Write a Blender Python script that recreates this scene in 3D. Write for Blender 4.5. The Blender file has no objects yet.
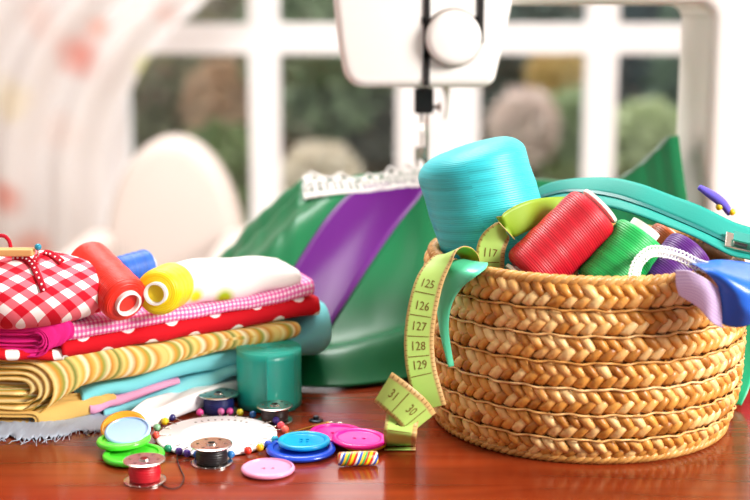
import bpy, bmesh, math, random
from mathutils import Vector, Matrix, noise
R = random.Random(7)
SC = bpy.context.scene
COL = SC.collection
PI = math.pi
# ------------------------------------------------------------------ camera
F = 1300.0
PITCH = math.radians(10.7)
CAM = Vector((0, -0.7845, 0.2538))
FWD = Vector((0, math.cos(PITCH), -math.sin(PITCH)))
UPV = Vector((0, math.sin(PITCH), math.cos(PITCH)))
cd = bpy.data.cameras.new('camera'); cam = bpy.data.objects.new('camera', cd); COL.objects.link(cam)
cam.location = CAM; cam.rotation_euler = (PI/2 - PITCH, 0, 0)
cd.sensor_width = 36; cd.lens = 36*F/750; cd.clip_start = .02; cd.clip_end = 60
cd.dof.use_dof = True; cd.dof.focus_distance = .76; cd.dof.aperture_fstop = 5.2
SC.camera = cam

def ray(u, v):
    return FWD + Vector((1, 0, 0))*((u-375)/F) + UPV*((250-v)/F)
def PY(u, v, y):
    d = ray(u, v); return CAM + d*((y-CAM.y)/d.y)
def PZ(u, v, z):
    d = ray(u, v); return CAM + d*((z-CAM.z)/d.z)

# ------------------------------------------------------------------ materials
def lin(h):
    if not isinstance(h, str): return (*h, 1)
    h = h.lstrip('#'); o = []
    for i in (0, 2, 4):
        c = int(h[i:i+2], 16)/255
        o.append(c/12.92 if c <= .04045 else ((c+.055)/1.055)**2.4)
    return (*o, 1)
class NT:
    def __init__(s, m): s.t = m.node_tree; s.n = s.t.nodes
    def new(s, typ, **kw):
        n = s.n.new(typ)
        for k, v in kw.items(): setattr(n, k, v)
        return n
    def link(s, a, b): s.t.links.new(a, b)
def mat(name, col='#808080', rough=.5, metal=0, spec=.5, sheen=0, trans=0, bump=None, coat=0, ior=None, alpha=None, aniso=0, sub=0):
    m = bpy.data.materials.new(name); m.use_nodes = True
    b = m.node_tree.nodes['Principled BSDF']; i = b.inputs
    i['Base Color'].default_value = lin(col); i['Roughness'].default_value = rough; i['Metallic'].default_value = metal
    i['Specular IOR Level'].default_value = spec; i['Sheen Weight'].default_value = sheen
    i['Transmission Weight'].default_value = trans; i['Coat Weight'].default_value = coat
    if ior: i['IOR'].default_value = ior
    if alpha is not None: i['Alpha'].default_value = alpha
    if aniso: i['Anisotropic'].default_value = aniso
    if sub:
        i['Subsurface Weight'].default_value = sub; i['Subsurface Scale'].default_value = .004; i['Subsurface Radius'].default_value = (1, 1, 1)
    return m
def nodes(m): return NT(m), m.node_tree.nodes['Principled BSDF']
def add_bump(m, kind='noise', scale=200, strength=.3, dist=.0005, vec='Object', stretch=(1, 1, 1), detail=4):
    t, b = nodes(m)
    tc = t.new('ShaderNodeTexCoord'); mp = t.new('ShaderNodeMapping'); mp.inputs['Scale'].default_value = stretch
    t.link(tc.outputs[vec], mp.inputs[0])
    if kind == 'noise':
        x = t.new('ShaderNodeTexNoise'); x.inputs['Scale'].default_value = scale; x.inputs['Detail'].default_value = detail; out = x.outputs[0]
    else:
        x = t.new('ShaderNodeTexWave', bands_direction=kind); x.inputs['Scale'].default_value = scale; x.inputs['Distortion'].default_value = .6; x.inputs['Detail'].default_value = 1; out = x.outputs[1]
    t.link(mp.outputs[0], x.inputs['Vector'])
    bp = t.new('ShaderNodeBump'); bp.inputs['Strength'].default_value = strength; bp.inputs['Distance'].default_value = dist
    t.link(out, bp.inputs['Height']); t.link(bp.outputs[0], b.inputs['Normal'])
    return m
def thread_mat(name, col, turns=1, bump=.45):
    """wound thread: fine rings across the spool's length (uv v is metres along it)"""
    m = mat(name, col, rough=.42, spec=.5, sheen=0)
    t, b = nodes(m)
    tc = t.new('ShaderNodeTexCoord'); sp = t.new('ShaderNodeSeparateXYZ'); t.link(tc.outputs['UV'], sp.inputs[0])
    ns = t.new('ShaderNodeTexNoise'); ns.inputs['Scale'].default_value = 3; t.link(tc.outputs['UV'], ns.inputs['Vector'])
    # slanted winding: v*freq + small shift with u
    ma = t.new('ShaderNodeMath', operation='MULTIPLY_ADD'); t.link(sp.outputs[0], ma.inputs[0]); ma.inputs[1].default_value = .004*turns; t.link(sp.outputs[1], ma.inputs[2])
    cb = t.new('ShaderNodeCombineXYZ'); t.link(ma.outputs[0], cb.inputs[1])
    w = t.new('ShaderNodeTexWave', bands_direction='Y'); w.inputs['Scale'].default_value = 230; w.inputs['Distortion'].default_value = 1.5; w.inputs['Detail'].default_value = 2; t.link(cb.outputs[0], w.inputs['Vector'])
    n2 = t.new('ShaderNodeTexNoise'); n2.inputs['Scale'].default_value = 260; n2.inputs['Detail'].default_value = 3; t.link(cb.outputs[0], n2.inputs['Vector'])
    add = t.new('ShaderNodeMath', operation='MULTIPLY_ADD'); t.link(n2.outputs[0], add.inputs[0]); add.inputs[1].default_value = 1.6; t.link(w.outputs[1], add.inputs[2])
    bp = t.new('ShaderNodeBump'); bp.inputs['Strength'].default_value = bump; bp.inputs['Distance'].default_value = .0004; t.link(add.outputs[0], bp.inputs['Height']); t.link(bp.outputs[0], b.inputs['Normal'])
    c1 = lin(col); k = .72
    rp = t.new('ShaderNodeValToRGB'); t.link(n2.outputs[0], rp.inputs[0])
    rp.color_ramp.elements[0].position = .3; rp.color_ramp.elements[0].color = (c1[0]*k, c1[1]*k, c1[2]*k, 1)
    rp.color_ramp.elements[1].position = .6; rp.color_ramp.elements[1].color = c1
    t.link(rp.outputs[0], b.inputs['Base Color'])
    return m
def satin(name, col, rough=.33, spec=.5, sheen=0):
    m = mat(name, col, rough=rough, spec=spec, sheen=sheen)
    return add_bump(m, 'noise', 60, .15, .001)
def cloth(name, col, rough=.85, scale=900):
    m = mat(name, col, rough=rough, spec=.2, sheen=0)
    return add_bump(m, 'noise', scale, .35, .0004)
def ramp_uv(m, axis, period, stops, interp='CONSTANT', jitter=0):
    """stripes along one uv axis (metres)"""
    t, b = nodes(m)
    tc = t.new('ShaderNodeTexCoord'); sp = t.new('ShaderNodeSeparateXYZ'); t.link(tc.outputs['UV'], sp.inputs[0])
    d = t.new('ShaderNodeMath', operation='DIVIDE'); t.link(sp.outputs[axis], d.inputs[0]); d.inputs[1].default_value = period
    fr = t.new('ShaderNodeMath', operation='FRACT'); t.link(d.outputs[0], fr.inputs[0])
    rp = t.new('ShaderNodeValToRGB'); rp.color_ramp.interpolation = interp
    e = rp.color_ramp.elements
    while len(e) < len(stops): e.new(.5)
    for k, (p, c) in enumerate(stops): e[k].position = p; e[k].color = lin(c)
    t.link(fr.outputs[0], rp.inputs[0]); t.link(rp.outputs[0], b.inputs['Base Color'])
    return m
def gingham(name, c_hi, c_mid, c_lo, period, vec='UV', rot=0):
    m = cloth(name, c_mid); t, b = nodes(m)
    tc = t.new('ShaderNodeTexCoord'); mp = t.new('ShaderNodeMapping'); mp.inputs['Rotation'].default_value = (0, 0, rot); t.link(tc.outputs[vec], mp.inputs[0])
    sp = t.new('ShaderNodeSeparateXYZ'); t.link(mp.outputs[0], sp.inputs[0])
    hs = []
    for ax in (0, 1):
        d = t.new('ShaderNodeMath', operation='DIVIDE'); t.link(sp.outputs[ax], d.inputs[0]); d.inputs[1].default_value = period
        fr = t.new('ShaderNodeMath', operation='FRACT'); t.link(d.outputs[0], fr.inputs[0])
        g = t.new('ShaderNodeMath', operation='GREATER_THAN'); t.link(fr.outputs[0], g.inputs[0]); g.inputs[1].default_value = .5; hs.append(g)
    ad = t.new('ShaderNodeMath', operation='ADD'); t.link(hs[0].outputs[0], ad.inputs[0]); t.link(hs[1].outputs[0], ad.inputs[1])
    hf = t.new('ShaderNodeMath', operation='MULTIPLY'); t.link(ad.outputs[0], hf.inputs[0]); hf.inputs[1].default_value = .5
    rp = t.new('ShaderNodeValToRGB'); rp.color_ramp.interpolation = 'CONSTANT'; e = rp.color_ramp.elements; e.new(.5)
    for k, (p, c) in enumerate([(0, c_hi), (.25, c_mid), (.75, c_lo)]): e[k].position = p; e[k].color = lin(c)
    t.link(hf.outputs[0], rp.inputs[0]); t.link(rp.outputs[0], b.inputs['Base Color'])
    return m
def polka(name, base, dot, period, rad, stretch=1.0):
    m = cloth(name, base); t, b = nodes(m)
    tc = t.new('ShaderNodeTexCoord'); sp = t.new('ShaderNodeSeparateXYZ'); t.link(tc.outputs['UV'], sp.inputs[0])
    outs = []
    for off in (0, .5):
        q = []
        for ax in (0, 1):
            d = t.new('ShaderNodeMath', operation='MULTIPLY_ADD'); t.link(sp.outputs[ax], d.inputs[0]); d.inputs[1].default_value = 1/period; d.inputs[2].default_value = off
            fr = t.new('ShaderNodeMath', operation='FRACT'); t.link(d.outputs[0], fr.inputs[0])
            s = t.new('ShaderNodeMath', operation='SUBTRACT'); t.link(fr.outputs[0], s.inputs[0]); s.inputs[1].default_value = .5
            p = t.new('ShaderNodeMath', operation='POWER'); t.link(s.outputs[0], p.inputs[0]); p.inputs[1].default_value = 2; q.append(p)
        a = t.new('ShaderNodeMath', operation='ADD'); t.link(q[0].outputs[0], a.inputs[0]); t.link(q[1].outputs[0], a.inputs[1])
        l = t.new('ShaderNodeMath', operation='LESS_THAN'); t.link(a.outputs[0], l.inputs[0]); l.inputs[1].default_value = (rad/period)**2; outs.append(l)
    mx = t.new('ShaderNodeMath', operation='MAXIMUM'); t.link(outs[0].outputs[0], mx.inputs[0]); t.link(outs[1].outputs[0], mx.inputs[1])
    mi = t.new('ShaderNodeMix', data_type='RGBA'); t.link(mx.outputs[0], mi.inputs[0]); mi.inputs[6].default_value = lin(base); mi.inputs[7].default_value = lin(dot)
    t.link(mi.outputs[2], b.inputs['Base Color'])
    return m
def spots_uv(m, base, spots, coord='UV'):
    """soft printed blotches at given uv points: (u,v,radius,colour)"""
    t, b = nodes(m)
    tc = t.new('ShaderNodeTexCoord')
    ns = t.new('ShaderNodeTexNoise'); ns.inputs['Scale'].default_value = 14; t.link(tc.outputs[coord], ns.inputs['Vector'])
    cur = None
    for (u, v, r, c) in spots:
        ds = t.new('ShaderNodeVectorMath', operation='DISTANCE'); t.link(tc.outputs[coord], ds.inputs[0]); ds.inputs[1].default_value = (u, v, 0)
        ad = t.new('ShaderNodeMath', operation='MULTIPLY_ADD'); t.link(ns.outputs[0], ad.inputs[0]); ad.inputs[1].default_value = r*.9; t.link(ds.outputs[1], ad.inputs[2])
        l = t.new('ShaderNodeMapRange'); t.link(ad.outputs[0], l.inputs[0]); l.inputs[1].default_value = r*1.7; l.inputs[2].default_value = r*.9; l.inputs[3].default_value = 0; l.inputs[4].default_value = 1
        mi = t.new('ShaderNodeMix', data_type='RGBA'); t.link(l.outputs[0], mi.inputs[0]); mi.inputs[7].default_value = lin(c)
        if cur is None: mi.inputs[6].default_value = lin(base)
        else: t.link(cur, mi.inputs[6])
        cur = mi.outputs[2]
    t.link(cur, b.inputs['Base Color'])
    return m

M = {}
M['white_plastic'] = mat('white_plastic', '#f6f3ef', rough=.28, spec=.5)
M['white_core'] = mat('white_core', '#f2efea', rough=.45)
M['dark_plastic'] = mat('dark_plastic', '#141214', rough=.4)
M['slot'] = mat('slot', '#120d0c', rough=.6)
M['steel'] = mat('steel', '#cfc9c2', rough=.22, metal=1)
M['brass'] = mat('brass', '#c89a45', rough=.28, metal=1)
M['wall'] = mat('wall', '#efebe8', rough=.9)
M['frame'] = mat('frame', '#f1f0f2', rough=.55)

# ------------------------------------------------------------------ builders
def tag(o, label=None, cat=None, group=None, kind=None):
    if label: o['label'] = label
    if cat: o['category'] = cat
    if group: o['group'] = group
    if kind: o['kind'] = kind
    return o
def root(name, loc, label, cat, group=None):
    o = bpy.data.objects.new(name, None); COL.objects.link(o); o.location = loc; o.empty_display_size = .01
    return tag(o, label, cat, group)
def org(o):
    v = Vector((0, 0, 0))
    while o is not None: v = v + o.location; o = o.parent
    return v
def build(name, vf, m, parent=None, smooth=True, origin=None):
    """vf = (verts in world space, faces, uvs per face corner or None)"""
    vs, fs = vf[0], vf[1]; uv = vf[2] if len(vf) > 2 else None
    if parent is not None: o0 = org(parent)
    elif origin is not None: o0 = Vector(origin)
    else:
        xs = [v[0] for v in vs]; ys = [v[1] for v in vs]; zs = [v[2] for v in vs]
        o0 = Vector(((min(xs)+max(xs))/2, (min(ys)+max(ys))/2, min(zs)))
    me = bpy.data.meshes.new(name)
    me.from_pydata([tuple(Vector(v)-o0) for v in vs], [], fs)
    if uv:
        l = me.uv_layers.new(name='UVMap')
        for k, c in enumerate(uv): l.data[k].uv = c
    if smooth: me.polygons.foreach_set('use_smooth', [True]*len(me.polygons))
    me.materials.append(m); me.update()
    o = bpy.data.objects.new(name, me); COL.objects.link(o)
    if parent is not None: o.parent = parent
    else: o.location = o0
    return o
def bev(o, w, seg=3):
    b = o.modifiers.new('bevel', 'BEVEL'); b.width = w; b.segments = seg; b.limit_method = 'ANGLE'; b.angle_limit = math.radians(40)
    return o
def merge(*vfs):
    V, Fa, U = [], [], []
    anyuv = all(len(x) > 2 and x[2] for x in vfs)
    for x in vfs:
        n = len(V); V += list(x[0]); Fa += [tuple(n+i for i in f) for f in x[1]]
        if anyuv: U += x[2]
    return (V, Fa, U if anyuv else None)
def xf(vf, mt):
    return ([mt @ Vector(v) for v in vf[0]],) + tuple(vf[1:])
def frame_to(p, d):
    """matrix putting local z along d with origin p"""
    q = Vector(d).normalized().to_track_quat('Z', 'Y')
    return Matrix.Translation(p) @ q.to_matrix().to_4x4()
def lathe(prof, n=48, closed=False):
    """prof list of (r,z); returns verts, faces, uvs (u turns, v metres along the profile)"""
    V, Fa, U = [], [], []
    L = [0]
    for a, b in zip(prof, prof[1:]): L.append(L[-1]+math.hypot(a[0]-b[0], a[1]-b[1]))
    for (r, z) in prof:
        for k in range(n):
            t = 2*PI*k/n; V.append(Vector((r*math.cos(t), r*math.sin(t), z)))
    m = len(prof)
    for i in range(m-1 if not closed else m):
        j = (i+1) % m
        for k in range(n):
            k2 = (k+1) % n
            Fa.append((i*n+k, i*n+k2, j*n+k2, j*n+k))
            lj = L[j] if j else L[-1]+.001
            U += [(k/n, L[i]), ((k+1)/n, L[i]), ((k+1)/n, lj), (k/n, lj)]
    if not closed:
        if prof[0][0] > 1e-6: Fa.append(tuple(reversed(range(n)))); U += [(0, 0)]*n
        if prof[-1][0] > 1e-6: Fa.append(tuple((m-1)*n+k for k in range(n))); U += [(0, L[-1])]*n
    return V, Fa, U
def box(lo, hi):
    (a, b, c), (d, e, f) = lo, hi
    V = [Vector(p) for p in ((a, b, c), (d, b, c), (d, e, c), (a, e, c), (a, b, f), (d, b, f), (d, e, f), (a, e, f))]
    return V, [(0, 3, 2, 1), (4, 5, 6, 7), (0, 1, 5, 4), (1, 2, 6, 5), (2, 3, 7, 6), (3, 0, 4, 7)]
def cr(pts, n=10):
    """Catmull-Rom through points (any tuples)"""
    pts = [Vector(p) for p in pts]; out = []
    for i in range(len(pts)-1):
        p0 = pts[max(i-1, 0)]; p1 = pts[i]; p2 = pts[i+1]; p3 = pts[min(i+2, len(pts)-1)]
        for k in range(n):
            t = k/n; t2 = t*t; t3 = t2*t
            out.append(.5*((2*p1)+(p2-p0)*t+(2*p0-5*p1+4*p2-p3)*t2+(3*p1-p0-3*p2+p3)*t3))
    out.append(pts[-1]); return out
def tube(path, r, n=8, closed=False):
    path = [Vector(p) for p in path]; V, Fa = [], []; m = len(path)
    up = Vector((0, 0, 1)); prev = None
    for i, p in enumerate(path):
        a = path[(i-1) % m] if (closed or i > 0) else p; b = path[(i+1) % m] if (closed or i < m-1) else p
        t = (b-a).normalized()
        if prev is None:
            ref = up if abs(t.dot(up)) < .9 else Vector((1, 0, 0)); x = t.cross(ref).normalized()
        else: x = (prev - t*prev.dot(t)).normalized()
        prev = x; y = t.cross(x)
        rr = r(i/(m-1)) if callable(r) else r
        for k in range(n):
            g = 2*PI*k/n; V.append(p + x*(rr*math.cos(g)) + y*(rr*math.sin(g)))
    for i in range(m if closed else m-1):
        j = (i+1) % m
        for k in range(n):
            k2 = (k+1) % n; Fa.append((i*n+k, i*n+k2, j*n+k2, j*n+k))
    if not closed: Fa.append(tuple(reversed(range(n)))); Fa.append(tuple((m-1)*n+k for k in range(n)))
    return V, Fa
def sphere(c, r, n=16, sq=(1, 1, 1)):
    V, Fa = [], []; c = Vector(c)
    h = n//2
    for i in range(h+1):
        f = PI*i/h
        for k in range(n):
            t = 2*PI*k/n
            V.append(c+Vector((r*sq[0]*math.sin(f)*math.cos(t), r*sq[1]*math.sin(f)*math.sin(t), r*sq[2]*math.cos(f))))
    for i in range(h):
        for k in range(n):
            k2 = (k+1) % n; Fa.append((i*n+k, (i+1)*n+k, (i+1)*n+k2, i*n+k2))
    return V, Fa
def grid(rows, thick=0.0):
    """rows of points -> surface, uv in metres; thickness along the normal (closed rim)"""
    m, n = len(rows), len(rows[0])
    rows = [[Vector(p) for p in r] for r in rows]
    def nrm(i, j):
        a = rows[min(i+1, m-1)][j]-rows[max(i-1, 0)][j]; b = rows[i][min(j+1, n-1)]-rows[i][max(j-1, 0)]
        c = a.cross(b); return c.normalized() if c.length > 1e-12 else Vector((0, 0, 1))
    V, Fa, U = [], [], []
    lu = [0]
    for i in range(1, m): lu.append(lu[-1]+(rows[i][n//2]-rows[i-1][n//2]).length)
    lv = [0]
    for j in range(1, n): lv.append(lv[-1]+(rows[m//2][j]-rows[m//2][j-1]).length)
    N = [[nrm(i, j) for j in range(n)] for i in range(m)]
    for i in range(m):
        for j in range(n): V.append(rows[i][j]+N[i][j]*(thick/2))
    for i in range(m-1):
        for j in range(n-1):
            Fa.append((i*n+j, (i+1)*n+j, (i+1)*n+j+1, i*n+j+1)); U += [(lu[i], lv[j]), (lu[i+1], lv[j]), (lu[i+1], lv[j+1]), (lu[i], lv[j+1])]
    if thick:
        o = m*n
        for i in range(m):
            for j in range(n): V.append(rows[i][j]-N[i][j]*(thick/2))
        for i in range(m-1):
            for j in range(n-1):
                Fa.append((o+i*n+j, o+i*n+j+1, o+(i+1)*n+j+1, o+(i+1)*n+j)); U += [(lu[i], lv[j]), (lu[i], lv[j+1]), (lu[i+1], lv[j+1]), (lu[i+1], lv[j])]
        def side(a, b, ua, ub):
            Fa.append((a, b, o+b, o+a)); U.extend([ua, ub, ub, ua])
        for j in range(n-1):
            side(j, j+1, (0, lv[j]), (0, lv[j+1])); side((m-1)*n+j+1, (m-1)*n+j, (lu[-1], lv[j+1]), (lu[-1], lv[j]))
        for i in range(m-1):
            side((i+1)*n, i*n, (lu[i+1], 0), (lu[i], 0)); side(i*n+n-1, (i+1)*n+n-1, (lu[i], lv[-1]), (lu[i+1], lv[-1]))
    return V, Fa, U
def strip(path, wid, w, thick=.0004, nw=6, n=10, cup=0, edge=None):
    """ribbon: path points, width direction per point (not nec. unit), width w (number or list)"""
    c = cr(path, n); d = cr(wid, n)
    ws = [Vector((x, 0, 0)) for x in (w if isinstance(w, (list, tuple)) else [w]*len(path))]; ws = [x.x for x in cr(ws, n)]
    rows = []
    for i, p in enumerate(c):
        t = (c[min(i+1, len(c)-1)]-c[max(i-1, 0)]).normalized()
        x = d[i]-t*d[i].dot(t); x.normalize(); nn = t.cross(x)
        row = []
        for j in range(nw+1):
            s = j/nw-.5
            row.append(p+x*(s*ws[i])+nn*(cup*(4*s*s-1)))
        rows.append(row)
    return grid(rows, thick), rows
def smooth(a, b, x):
    t = max(0, min(1, (x-a)/(b-a))); return t*t*(3-2*t)
def lerp(a, b, t): return a+(b-a)*t
def interp(tab, x):
    if x <= tab[0][0]: return tab[0][1]
    for (a, p), (b, q) in zip(tab, tab[1:]):
        if x <= b:
            t = (x-a)/(b-a); t = t*t*(3-2*t)*.5+t*.5; return p+(q-p)*t
    return tab[-1][1]
def cut(o, cutters):
    """boolean-difference vf cutters out of o"""
    vf = merge(*cutters)
    c = build('cutter', vf, M['slot'], smooth=False, origin=(0, 0, 0))
    md = o.modifiers.new('cut', 'BOOLEAN'); md.object = c; md.operation = 'DIFFERENCE'; md.solver = 'EXACT'
    bpy.context.view_layer.update()
    dg = bpy.context.evaluated_depsgraph_get()
    me = bpy.data.meshes.new_from_object(o.evaluated_get(dg)); old = o.data; o.modifiers.clear(); o.data = me
    bpy.data.meshes.remove(old); bpy.data.objects.remove(c)
    return o

# ------------------------------------------------------------------ setting: room
FZ = -.75
WY = 2.6
def struct(name, vf, m, parent=None, smooth=False):
    o = build(name, vf, m, parent, smooth)
    if parent is None: o['kind'] = 'structure'
    return o
fm = mat('floor_oak', '#b99b7c', rough=.5); add_bump(fm, 'noise', 8, .1, .002, stretch=(1, 12, 1))
struct('floor', box((-2.4, -2.2, FZ-.05), (2.6, WY+.12, FZ)), fm)
struct('ceiling', box((-2.4, -2.2, 1.9), (2.6, WY+.12, 1.95)), M['wall'])
struct('wall_left', box((-2.45, -2.2, FZ), (-2.4, WY+.12, 1.9)), M['wall'])
struct('wall_right', box((2.6, -2.2, FZ), (2.65, WY+.12, 1.9)), M['wall'])
def wx(u): return PY(u, 140, WY).x
X0, X1 = wx(97), wx(757); ZB, ZT = -.42, 1.45
struct('wall_back', merge(box((-2.4, WY, FZ), (X0, WY+.12, 1.9)), box((X1, WY, FZ), (2.6, WY+.12, 1.9)),
       box((X0, WY, FZ), (X1, WY+.12, ZB)), box((X0, WY, ZT), (X1, WY+.12, 1.9))), M['wall'])
struct('baseboard_back', box((-2.4, WY-.015, FZ), (2.6, WY, FZ+.09)), M['frame'])
zb = PY(300, 24, WY).z, PY(300, 54, WY).z
for k, (a, b, mu) in enumerate(((97, 437, (249, 279)), (438, 757, (587, 617)))):
    xa, xb = wx(a), wx(b); fl = .075 if k == 0 else .108; fr = .104 if k == 0 else .07
    w = merge(box((xa, WY+.02, ZB), (xa+fl, WY+.09, ZT)), box((xb-fr, WY+.02, ZB), (xb, WY+.09, ZT)),
              box((xa, WY+.02, ZB), (xb, WY+.09, ZB+.08)), box((xa, WY+.02, ZT-.08), (xb, WY+.09, ZT)))
    f = struct('window_%d' % (k+1), w, M['frame'])
    f.name = 'window_%d' % (k+1)
    m1, m2 = wx(mu[0]), wx(mu[1])
    mb = build('muntin', merge(box((m1, WY+.03, ZB), (m2, WY+.08, ZT)), box((xa, WY+.031, zb[1]), (xb, WY+.079, zb[0])), box((xa, WY+.031, .95), (xb, WY+.079, 1.02))), M['frame'], f, False)
    gm = M.get('glass')
    if gm is None:
        gm = M['glass'] = bpy.data.materials.new('window_glass'); gm.use_nodes = True
        t, b = nodes(gm); tr = t.new('ShaderNodeBsdfTransparent'); gl = t.new('ShaderNodeBsdfGlossy'); gl.inputs['Roughness'].default_value = .02
        fr_ = t.new('ShaderNodeFresnel'); mx = t.new('ShaderNodeMixShader'); t.link(fr_.outputs[0], mx.inputs[0]); t.link(tr.outputs[0], mx.inputs[1]); t.link(gl.outputs[0], mx.inputs[2])
        t.link(mx.outputs[0], t.n['Material Output'].inputs[0])
    build('pane', box((xa+.02, WY+.053, ZB+.02), (xb-.02, WY+.057, ZT-.02)), gm, f, False)
struct('trim_1', box((X0-.05, WY-.09, ZB-.04), (X1+.05, WY+.03, ZB)), M['frame'])   # window sill

# curtain: sheer white cloth with printed flowers, gathered to the left
def curtain():
    CY = 2.42
    prt = []
    for (u, v, r, c) in ((78, 58, .05, '#e8a69c'), (97, 28, .03, '#efc4ba'), (4, 196, .045, '#eaa99e'), (145, 70, .034, '#dfe08a'), (8, 100, .06, '#f5ecd6'),
                         (40, 20, .05, '#f3e2de'), (165, 14, .03, '#f2dcd8'), (60, 130, .05, '#f4e7e3'), (30, 250, .05, '#f0b8ac'), (-40, 60, .05, '#e7a79a'), (-60, 180, .05, '#dfe08a')):
        p = PY(u, v, CY); prt.append((p.x, p.z, r, c))
    m = mat('sheer_cotton', '#f7f4f4', rough=.9); spots_uv(m, '#f3f0f0', prt)
    t, b = nodes(m); tl = t.new('ShaderNodeBsdfTranslucent')
    src = b.inputs['Base Color'].links[0].from_socket; t.link(src, tl.inputs[0])
    mx = t.new('ShaderNodeMixShader'); mx.inputs[0].default_value = .45; t.link(b.outputs[0], mx.inputs[1]); t.link(tl.outputs[0], mx.inputs[2]); t.link(mx.outputs[0], t.n['Material Output'].inputs[0])
    edge = [(PY(0, v, CY).z, PY(u, v, CY).x) for u, v in ((98, 330), (98, 250), (103, 160), (118, 110), (138, 70), (165, 35), (205, 0), (250, -40))]
    edge = [(FZ+.02, edge[0][1]-.02)]+edge+[(1.5, edge[-1][1]+.25)]
    rows = []; uvx = []
    nz, nx = 60, 90
    for i in range(nz+1):
        z = FZ+.02+(1.5-FZ-.02)*i/nz; xr = interp(edge, z); xl = -1.75; row = []
        for j in range(nx+1):
            s = j/nx; x = xl+(xr-xl)*s
            row.append(Vector((x, CY+.035*math.sin(s*46+.6*math.sin(z*2))+.012*math.sin(s*21+z*3), z)))
        rows.append(row)
    V, Fa, U = grid(rows, .0)
    uv = []
    for f in Fa:
        for i in f: uv.append((V[i].x, V[i].z))
    r = root('curtain', (-1.2, CY, FZ+.02), 'sheer white curtain printed with pink and yellow flowers at the left of the window', 'curtain')
    build('panel', (V, Fa, uv), m, r)
    build('rod', tube([(-1.8, CY, 1.53), (1.5, CY, 1.53)], .012, 12), M['steel'], r)
curtain()

# white rounded armchair between table and window
def armchair():
    y = 1.75
    c = PY(174, 190, y); hw = (PY(247, 190, y).x-PY(101, 190, y).x)/2; top = PY(180, 136, y).z
    m = cloth('white_upholstery', '#d3c7c0', scale=200)
    r = root('armchair', (c.x, y, FZ), 'white upholstered armchair with a rounded back standing in front of the window', 'armchair')
    prof = []
    for k in range(25):
        a = PI*k/24; prof.append((c.x-hw*math.cos(a)*(1 if True else 0), top-.36+.36*max(0, math.sin(a))**.75))
    prof = [(c.x-hw*.92, FZ+.3)]+prof+[(c.x+hw*.92, FZ+.3)]
    n = len(prof); V = [Vector((x, y-.05, z)) for x, z in prof]+[Vector((x, y+.07, z)) for x, z in prof]
    Fa = [tuple(range(n)), tuple(reversed(range(n, 2*n)))]+[(i, n+i, n+(i+1) % n, (i+1) % n) for i in range(n)]
    bev(build('backrest', (V, Fa), m, r), .03, 4)
    bev(build('seat', box((c.x-hw*.85, y-.5, FZ+.22), (c.x+hw*.85, y-.051, FZ+.42)), m, r), .03, 4)
    for s in (-1, 1):
        bev(build('armrest', box((c.x+s*hw*.93-.035, y-.48, FZ+.2), (c.x+s*hw*.93+.035, y-.051, FZ+.58)), m, r), .03, 4)
    for sx in (-1, 1):
        for yy in (y-.44, y):
            build('leg', xf(lathe([(.012, 0), (.02, .22)], 12), Matrix.Translation((c.x+sx*hw*.75, yy, FZ))), fm, r)
armchair()

# ------------------------------------------------------------------ garden beyond the glass
gm_ = mat('lawn', '#4c5a3a', rough=.95); add_bump(gm_, 'noise', 30, .5, .02)
struct('ground', box((-9, WY+.12, FZ-.15), (10, 14, FZ-.08)), gm_)
wm = mat('garden_render', '#b3a294', rough=.9); add_bump(wm, 'noise', 12, .3, .01)
struct('wall_garden', box((-8, 10.5, FZ-.08), (9, 10.7, 2.1)), wm)
def foliage(c, rx, rz, n, leaf, rg, flowers=0):
    V, Fa = [], []
    for k in range(n):
        while True:
            p = Vector((rg.uniform(-1, 1), rg.uniform(-1, 1), rg.uniform(-1, 1)))
            if .25 < p.length < 1: break
        q = c+Vector((p.x*rx, p.y*rx*.8, p.z*rz))
        ax = Vector((rg.uniform(-1, 1), rg.uniform(-1, 1), rg.uniform(-.3, .8))).normalized(); bx = ax.cross(Vector((rg.uniform(-1, 1), rg.uniform(-1, 1), rg.uniform(-1, 1)))).normalized()
        l = leaf*rg.uniform(.7, 1.3); i = len(V)
        V += [q-ax*l, q+bx*l*.45+ax.cross(bx)*l*.1, q+ax*l, q-bx*l*.45+ax.cross(bx)*l*.1]; Fa += [(i, i+1, i+2), (i, i+2, i+3)]
    return V, Fa
shr = [  # u, v centre, distance y, radius m x, radius z, colour, label
    (150, 60, 7.5, .62, .95, '#6a6a50', 'olive garden bush behind the upper left window pane', 0),
    (205, 120, 8.6, .75, .75, '#7a5a48', 'reddish brown garden bush behind the white armchair', 0),
    (222, 108, 7.0, .24, .3, '#a8917a', 'beige garden bush between the armchair and the left muntin', 0),
    (222, 190, 6.4, .35, .36, '#54663a', 'low green garden bush right of the white armchair, seen through the glass', 0),
    (320, 40, 7.0, .5, .62, '#66755a', 'bright green garden bush left of the machine head, high in the pane', 0),
    (325, 110, 8.0, .62, .62, '#8a7058', 'brown garden bush beyond the pane left of the needle', 0),
    (322, 182, 5.4, .2, .19, '#efe4cf', 'cream flowering garden bush behind the white lace', 1),
    (385, 120, 7.6, .42, .8, '#5a5a50', 'dark garden bush behind the machine head and needle', 0),
    (530, 75, 8.2, .62, .75, '#3f4f45', 'dark blue-green garden bush between machine head and middle muntin', 0),
    (556, 72, 6.6, .16, .14, '#b09a62', 'small yellowish garden bush beside the middle muntin', 1),
    (524, 128, 5.6, .17, .2, '#c9b8ae', 'pale pinkish flowering garden bush above the turquoise cone', 1),
    (575, 138, 5.8, .2, .26, '#6e7e58', 'fresh green garden bush just left of the right muntin', 0),
    (650, 70, 8.0, .55, .8, '#33464a', 'dark bluish garden bush left of the machine pillar', 0),
    (645, 140, 5.6, .26, .2, '#8a9470', 'low light green garden bush left of the machine pillar', 0),
    (720, 100, 7.4, .5, .9, '#445a48', 'green garden bush behind the machine pillar', 0),
]
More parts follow.
